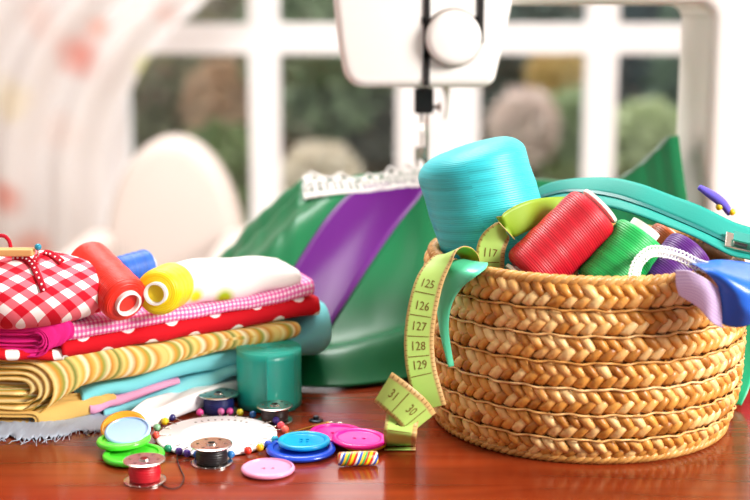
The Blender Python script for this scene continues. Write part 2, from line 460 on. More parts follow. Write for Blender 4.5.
for q, (u, v, y, rx, rz, c, lab, fl) in enumerate(shr):
    p = PY(u, v, y); rg = random.Random(50+q)
    m = mat('leaf_%d' % q, c, rough=.6)
    kk = m.node_tree.nodes['Principled BSDF'].inputs['Base Color']; kk.default_value = tuple(x*min(2.0, .78/max(kk.default_value[:3]))+.02 for x in kk.default_value[:3])+(1,)
    r = root('garden_bush', (p.x, y, FZ-.08), lab, 'bush', 'bushes in the garden')
    build('crown', foliage(p, rx, rz, 1100, .075 if rx > .3 else .04, rg), m, r, False)
    bk = M.setdefault('bark', mat('bark', '#4a3a2c', rough=.9))
    build('trunk', tube(cr([(p.x, y, FZ-.1), (p.x+.03, y, FZ+.3), (p.x, y, p.z)], 5), lambda t: .035*(1.2-t)), bk, r)

# ------------------------------------------------------------------ table
def table():
    m = mat('varnished_wood', '#7a2a12', rough=.2, spec=.35, coat=.12)
    t, b = nodes(m); tc = t.new('ShaderNodeTexCoord'); mp = t.new('ShaderNodeMapping'); mp.inputs['Scale'].default_value = (1.2, 14, 14); t.link(tc.outputs['Object'], mp.inputs[0])
    n = t.new('ShaderNodeTexNoise'); n.inputs['Scale'].default_value = 6; n.inputs['Detail'].default_value = 8; n.inputs['Distortion'].default_value = .6; t.link(mp.outputs[0], n.inputs['Vector'])
    rp = t.new('ShaderNodeValToRGB'); e = rp.color_ramp.elements; e[0].position = .3; e[0].color = lin('#6a220d'); e[1].position = .75; e[1].color = lin('#8c3415'); t.link(n.outputs[0], rp.inputs[0]); t.link(rp.outputs[0], b.inputs['Base Color'])
    b.inputs['Coat Roughness'].default_value = .12
    r = root('table', (0, .05, FZ), 'glossy reddish brown wooden table carrying the basket, the fabrics and the sewing machine', 'table')
    bev(build('table_top', box((-.75, -.45, -.028), (.85, .47, 0)), m, r, False), .004)
    build('apron', merge(box((-.68, -.39, -.1), (.78, -.37, -.028)), box((-.68, .39, -.1), (.78, .41, -.028)), box((-.68, -.37, -.1), (-.66, .39, -.028)), box((.76, -.37, -.1), (.78, .39, -.028))), m, r, False)
    for x in (-.67, .77):
        for y in (-.38, .4):
            bev(build('leg', box((x-.03, y-.03, FZ), (x+.03, y+.03, -.028)), m, r, False), .004)
table()

# ------------------------------------------------------------------ sewing machine
NX = PY(421, 130, .255).x
NY = .255
def machine():
    wp = M['white_plastic']
    yf, yb = .205, .325
    r = root('sewing_machine', (.2, .265, 0), 'white sewing machine standing behind the basket with the green cloth under its needle', 'sewing machine')
    def Q(u, v): p = PY(u, v, yf); return (p.x, p.z)
    # head, extruded rounded trapezoid
    L, Rr = [Q(333, 0), Q(338, 45), Q(342, 66)], [Q(497, 72), Q(505, 40), Q(513, 0)]
    prof = [(L[0][0]-.004, .39)]+L
    bl, br = Q(344, 88), Q(495, 88)
    for k in range(1, 7):
        a = k/6; p = Vector(L[-1]); c = Vector((bl[0]+.001, bl[1])); q = Vector((bl[0]+.017, bl[1])); prof.append(tuple((1-a)**2*p+2*a*(1-a)*c+a*a*q))
    for k in range(0, 7):
        a = k/6; p = Vector((br[0]-.014, br[1])); c = Vector((br[0]+.001, br[1])); q = Vector(Rr[0]); prof.append(tuple((1-a)**2*p+2*a*(1-a)*c+a*a*q))
    prof += Rr[1:]+[(Rr[-1][0]+.012, .39)]
    n = len(prof); V = [Vector((x, yf, z)) for x, z in prof]+[Vector((x, yb, z)) for x, z in prof]
    Fa = [tuple(range(n)), tuple(reversed(range(n, 2*n)))]+[(i, n+i, n+(i+1) % n, (i+1) % n) for i in range(n)]
    bev(build('head', (V, Fa), wp, r), .007, 4)
    # arm and pillar as one inverted-L body with an inner fillet
    x0 = PY(675, 100, yb).x; xa = Q(500, 0)[0]; za = PY(600, 5, .22).z; xr = .44
    prof = [(xa, .39), (xa, za)]
    fr = .012
    for k in range(9):
        a = PI/2*k/8; prof.append((x0-fr+fr*math.sin(a), za-fr+fr*math.cos(a)))
    prof += [(x0, .07), (xr, .07), (xr, .36)]
    for k in range(1, 9):
        a = PI/2*k/8; prof.append((xr-.03+.03*math.cos(a), .36+.03*math.sin(a)))
    n = len(prof); V = [Vector((x, yf+.012, z)) for x, z in prof]+[Vector((x, yb, z)) for x, z in prof]
    Fa = [tuple(range(n)), tuple(reversed(range(n, 2*n)))]+[(i, n+i, n+(i+1) % n, (i+1) % n) for i in range(n)]
    bev(build('arm', (V, Fa), wp, r), .012, 5)
    bev(build('bed', box((-.03, yf+.01, 0), (.45, yb+.01, .07)), wp, r, False), .008, 4)
    hw = build('hand_wheel', xf(lathe([(.0, 0), (.028, 0), (.032, .004), (.032, .018), (.028, .022), (0, .022)], 40), Matrix.Translation((.44, .27, .3)) @ Matrix.Rotation(PI/2, 4, 'Y')), wp, r)
    # thread slots on the face
    def plate(u0, v0, u1, v1, d=.0012):
        a = Q(u0, v0); b = Q(u1, v1); return box((a[0], yf-d, b[1]), (b[0], yf+.004, a[1]))
    build('thread_slot', merge(plate(424, -60, 429.5, 86), plate(422, 17, 426, 24), plate(423, 53, 433, 58)), M['slot'], r, False)
    build('thread_slot', merge(plate(478, -60, 483.5, 43), plate(475, 16, 479, 22)), M['slot'], r, False)
    c = Q(453, 38); rd = 27/F*1.0
    k = build('dial', xf(lathe([(0, 0), (rd, 0), (rd, .006), (rd-.002, .009), (rd-.006, .010), (0, .0105)], 56), Matrix.Translation((c[0], yf, c[1])) @ Matrix.Rotation(PI/2, 4, 'X')), wp, r)
    build('dial_groove', xf(lathe([(rd, 0), (rd+.0012, 0), (rd+.0012, .0012), (rd, .0012)], 56, True), Matrix.Translation((c[0], yf, c[1])) @ Matrix.Rotation(PI/2, 4, 'X')), mat('groove_grey', '#6b5348', rough=.6), k)
    # needle assembly
    def N(u, v): p = PY(u, v, NY); return p
    def cyl(u, v0, v1, rad, dy=0): a = N(u, v0); b = N(u, v1); return tube([(a.x, NY+dy, a.z), (b.x, NY+dy, b.z)], rad, 14)
    build('needle_bar', cyl(424, 60, 92, .0035), M['steel'], r)
    a = N(414.5, 88); b = N(433, 113)
    cl = bev(build('needle_clamp', box((a.x, NY-.008, b.z), (b.x, NY+.008, a.z)), M['dark_plastic'], r, False), .0015)
    s = N(433, 107); e = N(441, 107)
    build('clamp_screw', merge(tube([(s.x, NY, s.z), (e.x, NY, e.z)], .0016, 10), tube([(e.x-.002, NY, e.z), (e.x, NY, e.z)], .004, 14)), mat('bronze', '#8a6f66', rough=.3, metal=1), cl)
    tip = N(421, 160)
    build('needle', tube([N(421.5, 112), N(421.5, 135), N(421.3, 150), (tip.x, NY, tip.z)], lambda t: .0011 if t < .8 else .0005, 8), M['steel'], r)
    pb = build('presser_bar', cyl(427.5, 80, 152, .0016, .012), M['steel'], r)
    hz = N(421, 153).z
    ft = [N(415, 158), N(429, 158)]
    f = merge(box((ft[0].x, NY-.016, hz-.009), (NX-.0018, NY+.014, hz-.006)), box((NX+.0018, NY-.016, hz-.009), (ft[1].x, NY+.014, hz-.006)),
              box((ft[0].x, NY+.004, hz-.006), (ft[1].x, NY+.016, hz+.004)))
    bev(build('presser_foot', f, M['steel'], r, False), .0008)
    lv = cr([N(446, 84)+Vector((0, .03, 0)), N(451, 104)+Vector((0, .03, 0)), N(449, 122)+Vector((0, .03, 0))], 6)
    build('lifter_lever', tube(lv, .003, 10), wp, r)
machine()

# ------------------------------------------------------------------ green cloth over the machine bed
RIDGE = [(PY(u, v, .245).x, PY(u, v, .245).z) for u, v in
         ((190, 300), (225, 266), (243, 242), (262, 222), (285, 200), (300, 187), (330, 178), (370, 173), (400, 170), (421, 168), (450, 171), (520, 176), (560, 179), (592, 181), (618, 172), (640, 157), (656, 143), (668, 131), (676, 131))]
XL, XR = RIDGE[0][0]-.03, PY(677, 140, .24).x
def front_y(x):
    f = .06+.006*math.sin(x*31)+.003*math.sin(x*77); d = x-.1277
    q = .122**2-d*d
    if q > 0: f = math.log(math.exp(f*90)+math.exp(90*(q**.5)))/90 if q**.5 > -.1 else f
    return f
def hcloth(x, y):
    zr = max(.0, interp(RIDGE, x))
    yr = .235
    # plateau on the bed, steep front, toe on the table
    if y >= yr:
        t = (y-yr)/.11; k = 1-.25*smooth(0, 1, t)
    else:
        t = (yr-y)/(yr-front_y(x)+.002)
        k = max(0, 1-t)
        k = .62*k**1.15+.38*k*k
    z = zr*k
    # folds fanning out from under the needle
    dx, dy = x-NX, y-NY-.02; rr = math.hypot(dx, dy); an = math.atan2(dx, -dy)
    amp = .0075*smooth(.02, .1, rr)*(smooth(0, .03, z))
    fo = math.sin(an*6.5+1.0+3*noise.noise(Vector((x*7, y*7, 1))))+.45*math.sin(an*15+rr*14)
    left = smooth(NX-.03, NX-.12, x)
    z += amp*fo*(.35+.9*left)
    z += .004*noise.noise(Vector((x*22, y*16, 3.3)))*smooth(0, .04, z)
    # loose billow along the table at the front
    z += .012*math.exp(-((y-front_y(x)-.025)/.018)**2)*(1+.35*math.sin(x*23+1))*smooth(XL, XL+.08, x)
    if y > .205 and x > -.03: z = max(z, .078)
    return max(.0012, z)
def on_cloth(u, v, lift=.0015):
    d = ray(u, v); t = .6
    while t < 1.5:
        p = CAM+d*t
        if p.z < hcloth(p.x, p.y)+lift: return p
        t += .0008
    return p
def green_cloth():
    nx, ny = 230, 150
    rows = []
    for i in range(nx+1):
        x = XL+(XR-XL)*i/nx; row = []
        yf = front_y(x)
        for j in range(ny+1):
            y = yf+(.345-yf)*j/ny; row.append(Vector((x, y, hcloth(x, y))))
        rows.append(row)
    return build('draped_cloth', grid(rows, .0009), M['green_satin'])
M['green_satin'] = satin('green_satin', '#056c40', rough=.38, spec=.4)
tag(green_cloth(), 'crumpled emerald green satin cloth draped over the machine bed behind the basket', 'cloth')

# purple ribbon lying over it
def purple():
    m = satin('purple_satin', '#5c0f74', rough=.42, spec=.3)
    rows = []
    A = cr([Vector((u, v, 0)) for u, v in ((384, 183), (362, 187), (343, 199), (323, 222), (297, 262), (275, 300), (258, 330))], 8)
    B = cr([Vector((u, v, 0)) for u, v in ((426, 180), (424, 191), (413, 206), (394, 230), (368, 268), (345, 304), (326, 334))], 8)
    for a, b in zip(A, B):
        rows.append([on_cloth(lerp(a.x, b.x, s/10), lerp(a.y, b.y, s/10), .0022) for s in range(11)])
    # relax the projected strip so it lies taut
    for _ in range(6):
        nw = [[p.copy() for p in r] for r in rows]
        for i in range(1, len(rows)-1):
            for j in range(len(rows[0])):
                nw[i][j] = (rows[i-1][j]+rows[i+1][j]+rows[i][j]*2)/4
        rows = nw
    for r_ in rows:
        for p in r_: p.z = max(p.z, hcloth(p.x, p.y)+.0014)
    tag(build('satin_ribbon', grid(rows, .0006), m), 'wide purple satin ribbon running down the green cloth under the needle', 'ribbon')
purple()

def lace():
    m = cloth('lace_cotton', '#dedcd9', scale=600)
    n, w = 150, 22
    top = cr([Vector((u, v, 0)) for u, v in ((301, 172), (330, 172), (360, 174), (385, 168), (405, 163), (418, 164))], n//5)
    bot = cr([Vector((u, v, 0)) for u, v in ((304, 199), (335, 194), (368, 192), (390, 189), (407, 187), (420, 187))], n//5)
    pts = []
    for i, (a, b) in enumerate(zip(top, bot)):
        s = i/(len(top)-1); row = []
        for j in range(w+1):
            q = j/w
            sc = 1-.2*abs(math.sin(s*PI*5.5+PI/2))
            qq = q*sc
            p = on_cloth(lerp(a.x, b.x, 1-qq), max(lerp(a.y, b.y, 1-qq), 168), .003)
            v = lerp(a.y, b.y, 1-qq)
            pp = PY(lerp(a.x, b.x, 1-qq), v, p.y)
            row.append(pp)
        pts.append(row)
    V, Fa, U = grid(pts, 0)
    keep, ku = [], []
    for k, f in enumerate(Fa):
        i = k//w; j = k % w; s = i/len(pts)*11; q = j/w
        fx = s % 1-.5
        hole = (fx*fx/.15+((q-.42)/.25)**2 < 1 and not abs(fx) < .11 and not abs(q-.42) < .05) or ((((s+.5) % 1-.5)/.26)**2+((q-.79)/.11)**2 < 1)
        if not hole: keep.append(f)
    o = build('lace_trim', (V, keep), m)
    sd = o.modifiers.new('thick', 'SOLIDIFY'); sd.thickness = .0009
    tag(o, 'white lace trim with cut-out holes lying on top of the green cloth beside the needle', 'lace')
lace()

# ------------------------------------------------------------------ basket
BC = Vector((.1277, 0, 0))
def RB(z):
    return interp([(0, .0905), (.012, .0955), (.03, .0985), (.06, .0995), (.09, .0985), (.106, .0975)], z)
BH = .105
def straw(name, c0, c1, c2):
    m = mat(name, c1, rough=.36, spec=.45); t, b = nodes(m)
    g = t.new('ShaderNodeNewGeometry'); tc = t.new('ShaderNodeTexCoord')
    n = t.new('ShaderNodeTexNoise'); n.inputs['Scale'].default_value = 130; n.inputs['Detail'].default_value = 5; t.link(tc.outputs['Object'], n.inputs['Vector'])
    ad = t.new('ShaderNodeMath', operation='MULTIPLY_ADD'); t.link(n.outputs[0], ad.inputs[0]); ad.inputs[1].default_value = .9; t.link(g.outputs['Random Per Island'], ad.inputs[2])
    sb = t.new('ShaderNodeMath', operation='MULTIPLY'); t.link(ad.outputs[0], sb.inputs[0]); sb.inputs[1].default_value = .52
    rp = t.new('ShaderNodeValToRGB'); e = rp.color_ramp.elements; e.new(.5)
    for k, (p, c) in enumerate(((.12, c0), (.45, c1), (.85, c2))): e[k].position = p; e[k].color = lin(c)
    t.link(sb.outputs[0], rp.inputs[0]); t.link(rp.outputs[0], b.inputs['Base Color'])
    bp = t.new('ShaderNodeBump'); bp.inputs['Strength'].default_value = .35; bp.inputs['Distance'].default_value = .0008
    n2 = t.new('ShaderNodeTexNoise'); n2.inputs['Scale'].default_value = 420; t.link(tc.outputs['Object'], n2.inputs['Vector']); t.link(n2.outputs[0], bp.inputs['Height']); t.link(bp.outputs[0], b.inputs['Normal'])
    return m
M['straw'] = straw('straw', '#8a4c14', '#dd9c46', '#f8dc9e')
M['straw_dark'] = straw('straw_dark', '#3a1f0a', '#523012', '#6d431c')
M['straw_pale'] = straw('straw_pale', '#a8702e', '#d7a058', '#efd09a')
def basket():
    r = root('basket', BC, 'round woven straw basket full of thread spools and ribbons on the right of the table', 'basket')
    T = .005
    prof = [(0, .002)]+[(RB(0)-.006, .002)]+[(RB(BH*k/14)-.004, BH*k/14) for k in range(1, 15)]+[(RB(BH*k/14)-.004-T, BH*k/14) for k in range(14, 0, -1)]+[(RB(0)-.012, .006), (0, .006)]
    build('shell', xf(lathe(prof, 96)[:2], Matrix.Translation(BC)), M['straw_dark'], r)
    rg = random.Random(3)
    bounds = [0, .0155, .0305, .0455, .0605, .0755, .0900, BH]
    V, Fa = [], []
    def pt(th, z, d):
        rr = RB(z)-.0045+d; return BC+Vector((rr*math.cos(th), rr*math.sin(th), z))
    N = 84; pit = 2*PI/N; na, nb = 7, 5
    for q in range(7):
        z0, z1 = bounds[q]+.0008, bounds[q+1]-.0008; zc = (z0+z1)/2; ph = rg.random()
        for k in range(N):
            for h in (0, 1):
                base = (k+ph+(.5 if h else 0))*pit
                zs, ze = (z1+.0002, zc-.0026) if h == 0 else (z0-.0002, zc+.0026)
                if h == 1: base -= .05*pit
                i0 = len(V); jw = rg.uniform(.9, 1.12); jl = rg.uniform(-.12, .12); jd = rg.uniform(-.0004, .0005); tw = rg.uniform(-.25, .25)
                for a in range(na):
                    s = a/(na-1)
                    for b in range(nb):
                        t = b/(nb-1)-.5
                        th = base+pit*((.95+jl)*s*1.1+t*.86*jw*(1 if h == 0 else 1))
                        z = lerp(zs, ze, s)+t*.0022*(1 if h == 0 else -1)
                        d = .0006+.0034*math.sin(PI*min(1, s*.93+.05))**.7*(1-(2*t)**2*.75)+jd+.0008*tw*t*2
                        if s > .75: d -= .0016*(s-.75)/.25
                        V.append(pt(th, z, d))
                for a in range(na-1):
                    for b in range(nb-1):
                        f = (i0+a*nb+b, i0+a*nb+b+1, i0+(a+1)*nb+b+1, i0+(a+1)*nb+b)
                        Fa.append(f if h else f[::-1])
    o = build('weave', (V, Fa), M['straw'], r)
    sd = o.modifiers.new('thick', 'SOLIDIFY'); sd.thickness = .0007; sd.offset = -1
    # stitched coil lines between the braids, and the rolled rim and foot
    tb = []
    for q in range(1, 7):
        z = bounds[q]; n = 300
        tb.append(tube([pt(2*PI*k/n, z+.0005*math.sin(k*2*PI*25/n+q), .0030+.0008*math.sin(k*2*PI*50/n)) for k in range(n)], lambda t: .0007, 6, True))
    build('stitching', merge(*tb), M['straw_pale'], r)
    for z, nm, rr in ((BH, 'rim', .0030), (.0025, 'foot_ring', .0024)):
        tb = []
        for s in range(3):
            n = 360
            tb.append(tube([pt(2*PI*k/n, z+rr*.55*math.sin(k*2*PI*40/n+s*2*PI/3), (-.0012 if nm == 'rim' else .002)+rr*.55*math.cos(k*2*PI*40/n+s*2*PI/3)) for k in range(n)], rr*.72, 7, True))
        build(nm, merge(*tb), M['straw_pale'], r)
basket()

# crumpled cloth that fills the basket under the spools
def filler():
    rows = []
    n, k = 14, 40; B2 = BC+Vector((.038, -.005, 0))
    for i in range(n+1):
        rr = .044*i/n
        row = []
        for j in range(k+1):
            a = 2*PI*j/k; x = rr*math.cos(a); y = rr*math.sin(a)
            z = .055+.010*noise.noise(Vector((x*30, y*30, 5)))+.006*noise.noise(Vector((x*70, y*70, 2)))
            z -= .030*smooth(.6, 1, i/n)*(.5 if x > 0 else .2)
            row.append(B2+Vector((x, y, max(.012, z))))
        rows.append(row)
    tag(build('crumpled_cloth', grid(rows, .001), satin('brown_satin', '#6b3a26', .5)), 'crumpled brown cloth lying under the spools inside the straw basket', 'cloth')
filler()

# ------------------------------------------------------------------ spools
def spool(name, label, p0, p1, r0, r1, col, core=.4, ext=.004, rnd=.004, group=None, flange=0, hole=True, cone=False):
    """wound thread from p0 to p1 on a white tube"""
    p0, p1 = Vector(p0), Vector(p1); d = p1-p0; L = d.length; mt = frame_to(p0, d)
    r = root(name, (p0+p1)/2, label, 'thread spool', group)
    rc = r0*core; rt = r1*core
    prof = [(rc, 0), (r0-rnd, 0)]
    for k in range(1, 6): a = PI/2*k/5; prof.append((r0-rnd+rnd*math.sin(a), rnd-rnd*math.cos(a)))
    for k in range(1, 12): prof.append((lerp(r0, r1, k/12)+.0002*math.sin(k*1.9), lerp(rnd, L-rnd, k/12)))
    for k in range(0, 6): a = PI/2*k/5; prof.append((r1-rnd+rnd*math.cos(a), L-rnd+rnd*math.sin(a)))
    prof.append((rt, L))
    build('thread', xf(lathe(prof, 56), mt), thread_mat('thread_'+col.strip('#'), col), r)
    th = .0014
    if flange:
        cp = [(rc-th, -ext), (flange, -ext), (flange, -ext+.002), (rc, -.0004), (rc, 0), (rt, L), (rt, L+.0004), (flange, L+ext-.002), (flange, L+ext), (rt-th, L+ext)]
    else:
        cp = [(rc-th, -ext), (rc, -ext), (rc, 0), (rt, L), (rt, L+ext), (rt-th, L+ext)]
    build('core', xf(lathe(cp, 40, True)[:2], mt), M['white_core'], r, smooth=False)
    return r
# turquoise cone in the basket
top = PY(470, 159, .003); cbm = PY(502, 262, .0)
ax = (top-cbm).normalized()
tt = top+ax*.0075
k_ = (tt.z-.018)/ax.z
def cone():
    p0 = tt-ax*k_; L = k_; mt = frame_to(p0, ax); r = root('thread_cone', (p0+tt)/2, 'big turquoise cone of thread standing tilted at the left in the basket', 'thread spool')
    prof = [(.012, 0), (.031, 0), (.034, .004)]
    for k in range(1, 14): prof.append((lerp(.0338, .0340, k/14)+.0004*math.sin(k*2.3), lerp(.004, L-.012, k/14)))
    for k in range(0, 11): a = PI/2*k/10; prof.append((.0340-.016+.016*math.cos(a), L-.012+.012*math.sin(a)))
    prof += [(.012, L+.0008), (.0045, L+.0014), (.0, L+.0015)]
    build('thread', xf(lathe(prof, 64), mt), thread_mat('thread_turquoise', '#35cbd8', turns=9, bump=.3), r)
    build('core', xf(lathe([(.008, -.002), (.011, -.002), (.011, .0), (.008, .0)], 40, True)[:2], mt), M['white_core'], r, smooth=False)
cone()
spool('thread_spool', 'crimson red thread spool leaning in the basket between the turquoise cone and the green spool', PY(526, 277, -.052), PY(596, 210, -.044), .0174, .0176, '#d00f28', core=.5, ext=.0042, flange=.0128, rnd=.005, group='thread spools in the basket')
spool('thread_spool', 'emerald green thread spool leaning in the basket right of the crimson spool', PY(600, 290, -.056), PY(642, 233, -.050), .0170, .0152, '#1cbc5a', core=.6, ext=.0045, rnd=.003, group='thread spools in the basket')
spool('thread_spool', 'shiny purple thread spool half hidden behind lace loops in the basket', PY(655, 290, -.046), PY(692, 249, -.036), .0150, .0150, '#56127a', core=.4, ext=.002, rnd=.003, group='thread spools in the basket')
spool('thread_spool', 'brownish orange thread spool peeping out under the teal zipper', PY(640, 270, .0), PY(672, 236, .006), .0130, .0130, '#b5531c', core=.4, ext=.002, rnd=.003, group='thread spools in the basket')

# ------------------------------------------------------------------ zipper
def zipper():
    m = add_bump(mat('zip_tape', '#069488', rough=.6), 'noise', 900, .3, .0003)
    A = [(528, 196, 206, 214, .050), (545, 185, 197, 208, .036), (572, 179, 192, 202, .020), (610, 178, 196, 207, .004), (640, 184, 205, 215, -.010), (670, 195, 217, 226, -.020), (700, 206, 230, 238, -.030), (733, 222, 245, 255, -.038), (765, 234, 256, 266, -.042), (800, 262, 296, 312, -.045)]
    U_ = [PY(u, a, y+.012) for u, a, b, c, y in A]; C_ = [PY(u, b, y) for u, a, b, c, y in A]; L_ = [PY(u-3, c, y-.009) for u, a, b, c, y in A]
    u, c, l = cr(U_, 10), cr(C_, 10), cr(L_, 10)
    r = root('zipper', c[len(c)//2], 'teal closed zipper arching over the spools out of the basket to the right', 'zipper')
    def half(a, b):
        return grid([[p.lerp(q, k/5)+Vector((0, 0, .0006*math.sin(PI*k/5))) for k in range(6)] for p, q in zip(a, b)], .0008)
    off = [(b-a).normalized()*.0008 for a, b in zip(u, l)]
    build('tape', half(u, [p-o for p, o in zip(c, off)]), m, r)
    build('tape', half([p+o for p, o in zip(c, off)], l), m, r)
    V = []
    tv = []
    step = 2
    for i in range(1, len(c)-1):
        for f in (0, .33, .66):
            p = c[i].lerp(c[i+1], f); t = (c[i+1]-c[i-1]).normalized(); w = (l[i]-u[i]).normalized(); nn = t.cross(w).normalized()
            if nn.z < 0: nn = -nn
            b = box((-.00045, -.0014, -.0006), (.00045, .0014, .0009)); mt = Matrix((t, w, nn)).transposed().to_4x4(); mt.translation = p+nn*.0006
            tv.append(xf(b, mt))
    build('teeth', merge(*tv), mat('zip_teeth', '#0a6f6c', rough=.4), r, False)
    # slider
    i = min(range(len(c)), key=lambda q: abs((c[q]-CAM).x/((c[q]-CAM).dot(FWD))*F+375-738))
    t = (c[i+1]-c[i-1]).normalized(); w = (l[i]-u[i]).normalized(); nn = t.cross(w).normalized()
    if nn.z < 0: nn = -nn
    mt = Matrix((t, w, nn)).transposed().to_4x4(); mt.translation = c[i]+nn*.0022
    sl = bev(build('slider', xf(merge(box((-.009, -.006, -.0005), (.009, .006, .002)), box((-.004, -.0016, .002), (.004, .0016, .005))), mt), M['steel'], r, False), .0006)
    build('pull_tab', xf(box((-.005, -.0035, .005), (.018, .0035, .0063)), mt), mat('zip_pull', '#58c4bb', rough=.25, metal=.7), sl, False)
zipper()
def tassel():
    y = .0
    r = root('cord_end', PY(724, 208, y), 'short violet cord end with a small yellow bead above the teal zipper', 'cord')
    p = [PY(u, v, y) for u, v in ((699, 187), (707, 192), (716, 198), (724, 205), (730, 214))]
    build('cord', tube(cr(p, 6), lambda t: .0016+.0014*math.sin(PI*min(1, t*.95)), 10), cloth('violet_cord', '#6a5fd0'), r)
    ym = mat('yellow_bead', '#efc21a', rough=.3)
    for u, v in ((719, 207), (732, 212)): build('bead', sphere(PY(u, v, y-.001), .0021), ym, r)
tassel()

# ------------------------------------------------------------------ lace loop, ribbons at the right of the basket
def picot():
    pts = [PY(u, v, y) for u, v, y in ((637, 290, -.088), (634, 278, -.086), (638, 263, -.080), (650, 252, -.074), (664, 252, -.072), (680, 256, -.071), (696, 264, -.074), (708, 268, -.08))]
    c = cr(pts, 14); vs = []
    vs.append(tube(c, .0010, 6))
    for i in range(2, len(c)-2, 3):
        t = (c[i+1]-c[i-1]).normalized(); n_ = t.cross(Vector((0, 1, 0))).normalized()
        for sgn in (-1, 1):
            q = c[i]+n_*sgn*.0018
            vs.append(tube([q+(t*math.cos(a)+n_*math.sin(a))*.0012 for a in [2*PI*k/8 for k in range(8)]], .0006, 5, True))
    tag(build('lace_trim', merge(*vs), M.setdefault('cotton', cloth('cotton_white', '#fbfbfb'))), 'narrow white picot lace looping over the purple spool at the basket rim', 'lace')
    # second row of the loop
picot()
def blue_ribbon():
    m = satin('blue_satin', '#1f63cf', rough=.3)
    rows = []
    A = [(696, 262, -.050), (712, 262, -.060), (728, 262, -.070), (748, 264, -.080), (775, 268, -.08)]
    top = [PY(689, 264, -.062), PY(703, 262, -.07), PY(720, 260, -.075), PY(742, 262, -.074), PY(770, 266, -.07)]
    mid = [PY(700, 268, -.108), PY(716, 270, -.112), PY(732, 276, -.113), PY(750, 284, -.112), PY(775, 292, -.105)]
    lo = [PY(719, 288, -.112), PY(731, 296, -.116), PY(742, 304, -.118), PY(755, 310, -.116), PY(778, 316, -.108)]
    bot = [PY(722, 324, -.108), PY(733, 327, -.111), PY(745, 326, -.113), PY(758, 322, -.112), PY(780, 318, -.104)]
    cols = [cr(q, 6) for q in (top, mid, lo, bot)]
    for i in range(len(cols[0])): rows.append(cr([q[i] for q in cols], 8))
    r = root('satin_ribbon', PY(735, 290, -.11), 'blue satin ribbon rolled over the right rim of the basket, pale lilac inside', 'ribbon')
    build('ribbon_band', grid(rows, .0007), m, r)
    lil = ramp_uv(cloth('lilac_ribbon', '#d9c6ea'), 0, .0022, [(0, '#e6d6f2'), (.62, '#c9b0e0')], 'LINEAR')
    a = [PY(676, 270, -.1075), PY(676, 284, -.1085), PY(679, 295, -.1085)]
    b = [PY(690, 271, -.1115), PY(695, 285, -.113), PY(699, 308, -.112)]
    c = [PY(706, 279, -.1135), PY(711, 296, -.1145), PY(711, 322, -.113)]
    d = [PY(719, 289, -.1105), PY(721, 306, -.111), PY(722, 328, -.1095)]
    cc = [cr(q, 8) for q in (a, b, c, d)]
    build('ribbon_lining', grid([cr([q[i] for q in cc], 8) for i in range(len(cc[0]))], .0007), lil, r)
blue_ribbon()
def right_side():
    g = satin('emerald_ribbon', '#19b987', rough=.3)
    s, _ = strip([PY(751, 286, .030), PY(747, 320, .030), PY(745, 350, .028), PY(742, 382, .022), PY(737, 405, .014)],
                 [Vector((1, -.4, 0))]*4+[Vector((.6, -.8, 0))], [.014, .014, .013, .011, .006], .0006)
    tag(build('satin_ribbon', s, g), 'emerald satin ribbon hanging down behind the right side of the basket', 'ribbon')
right_side()

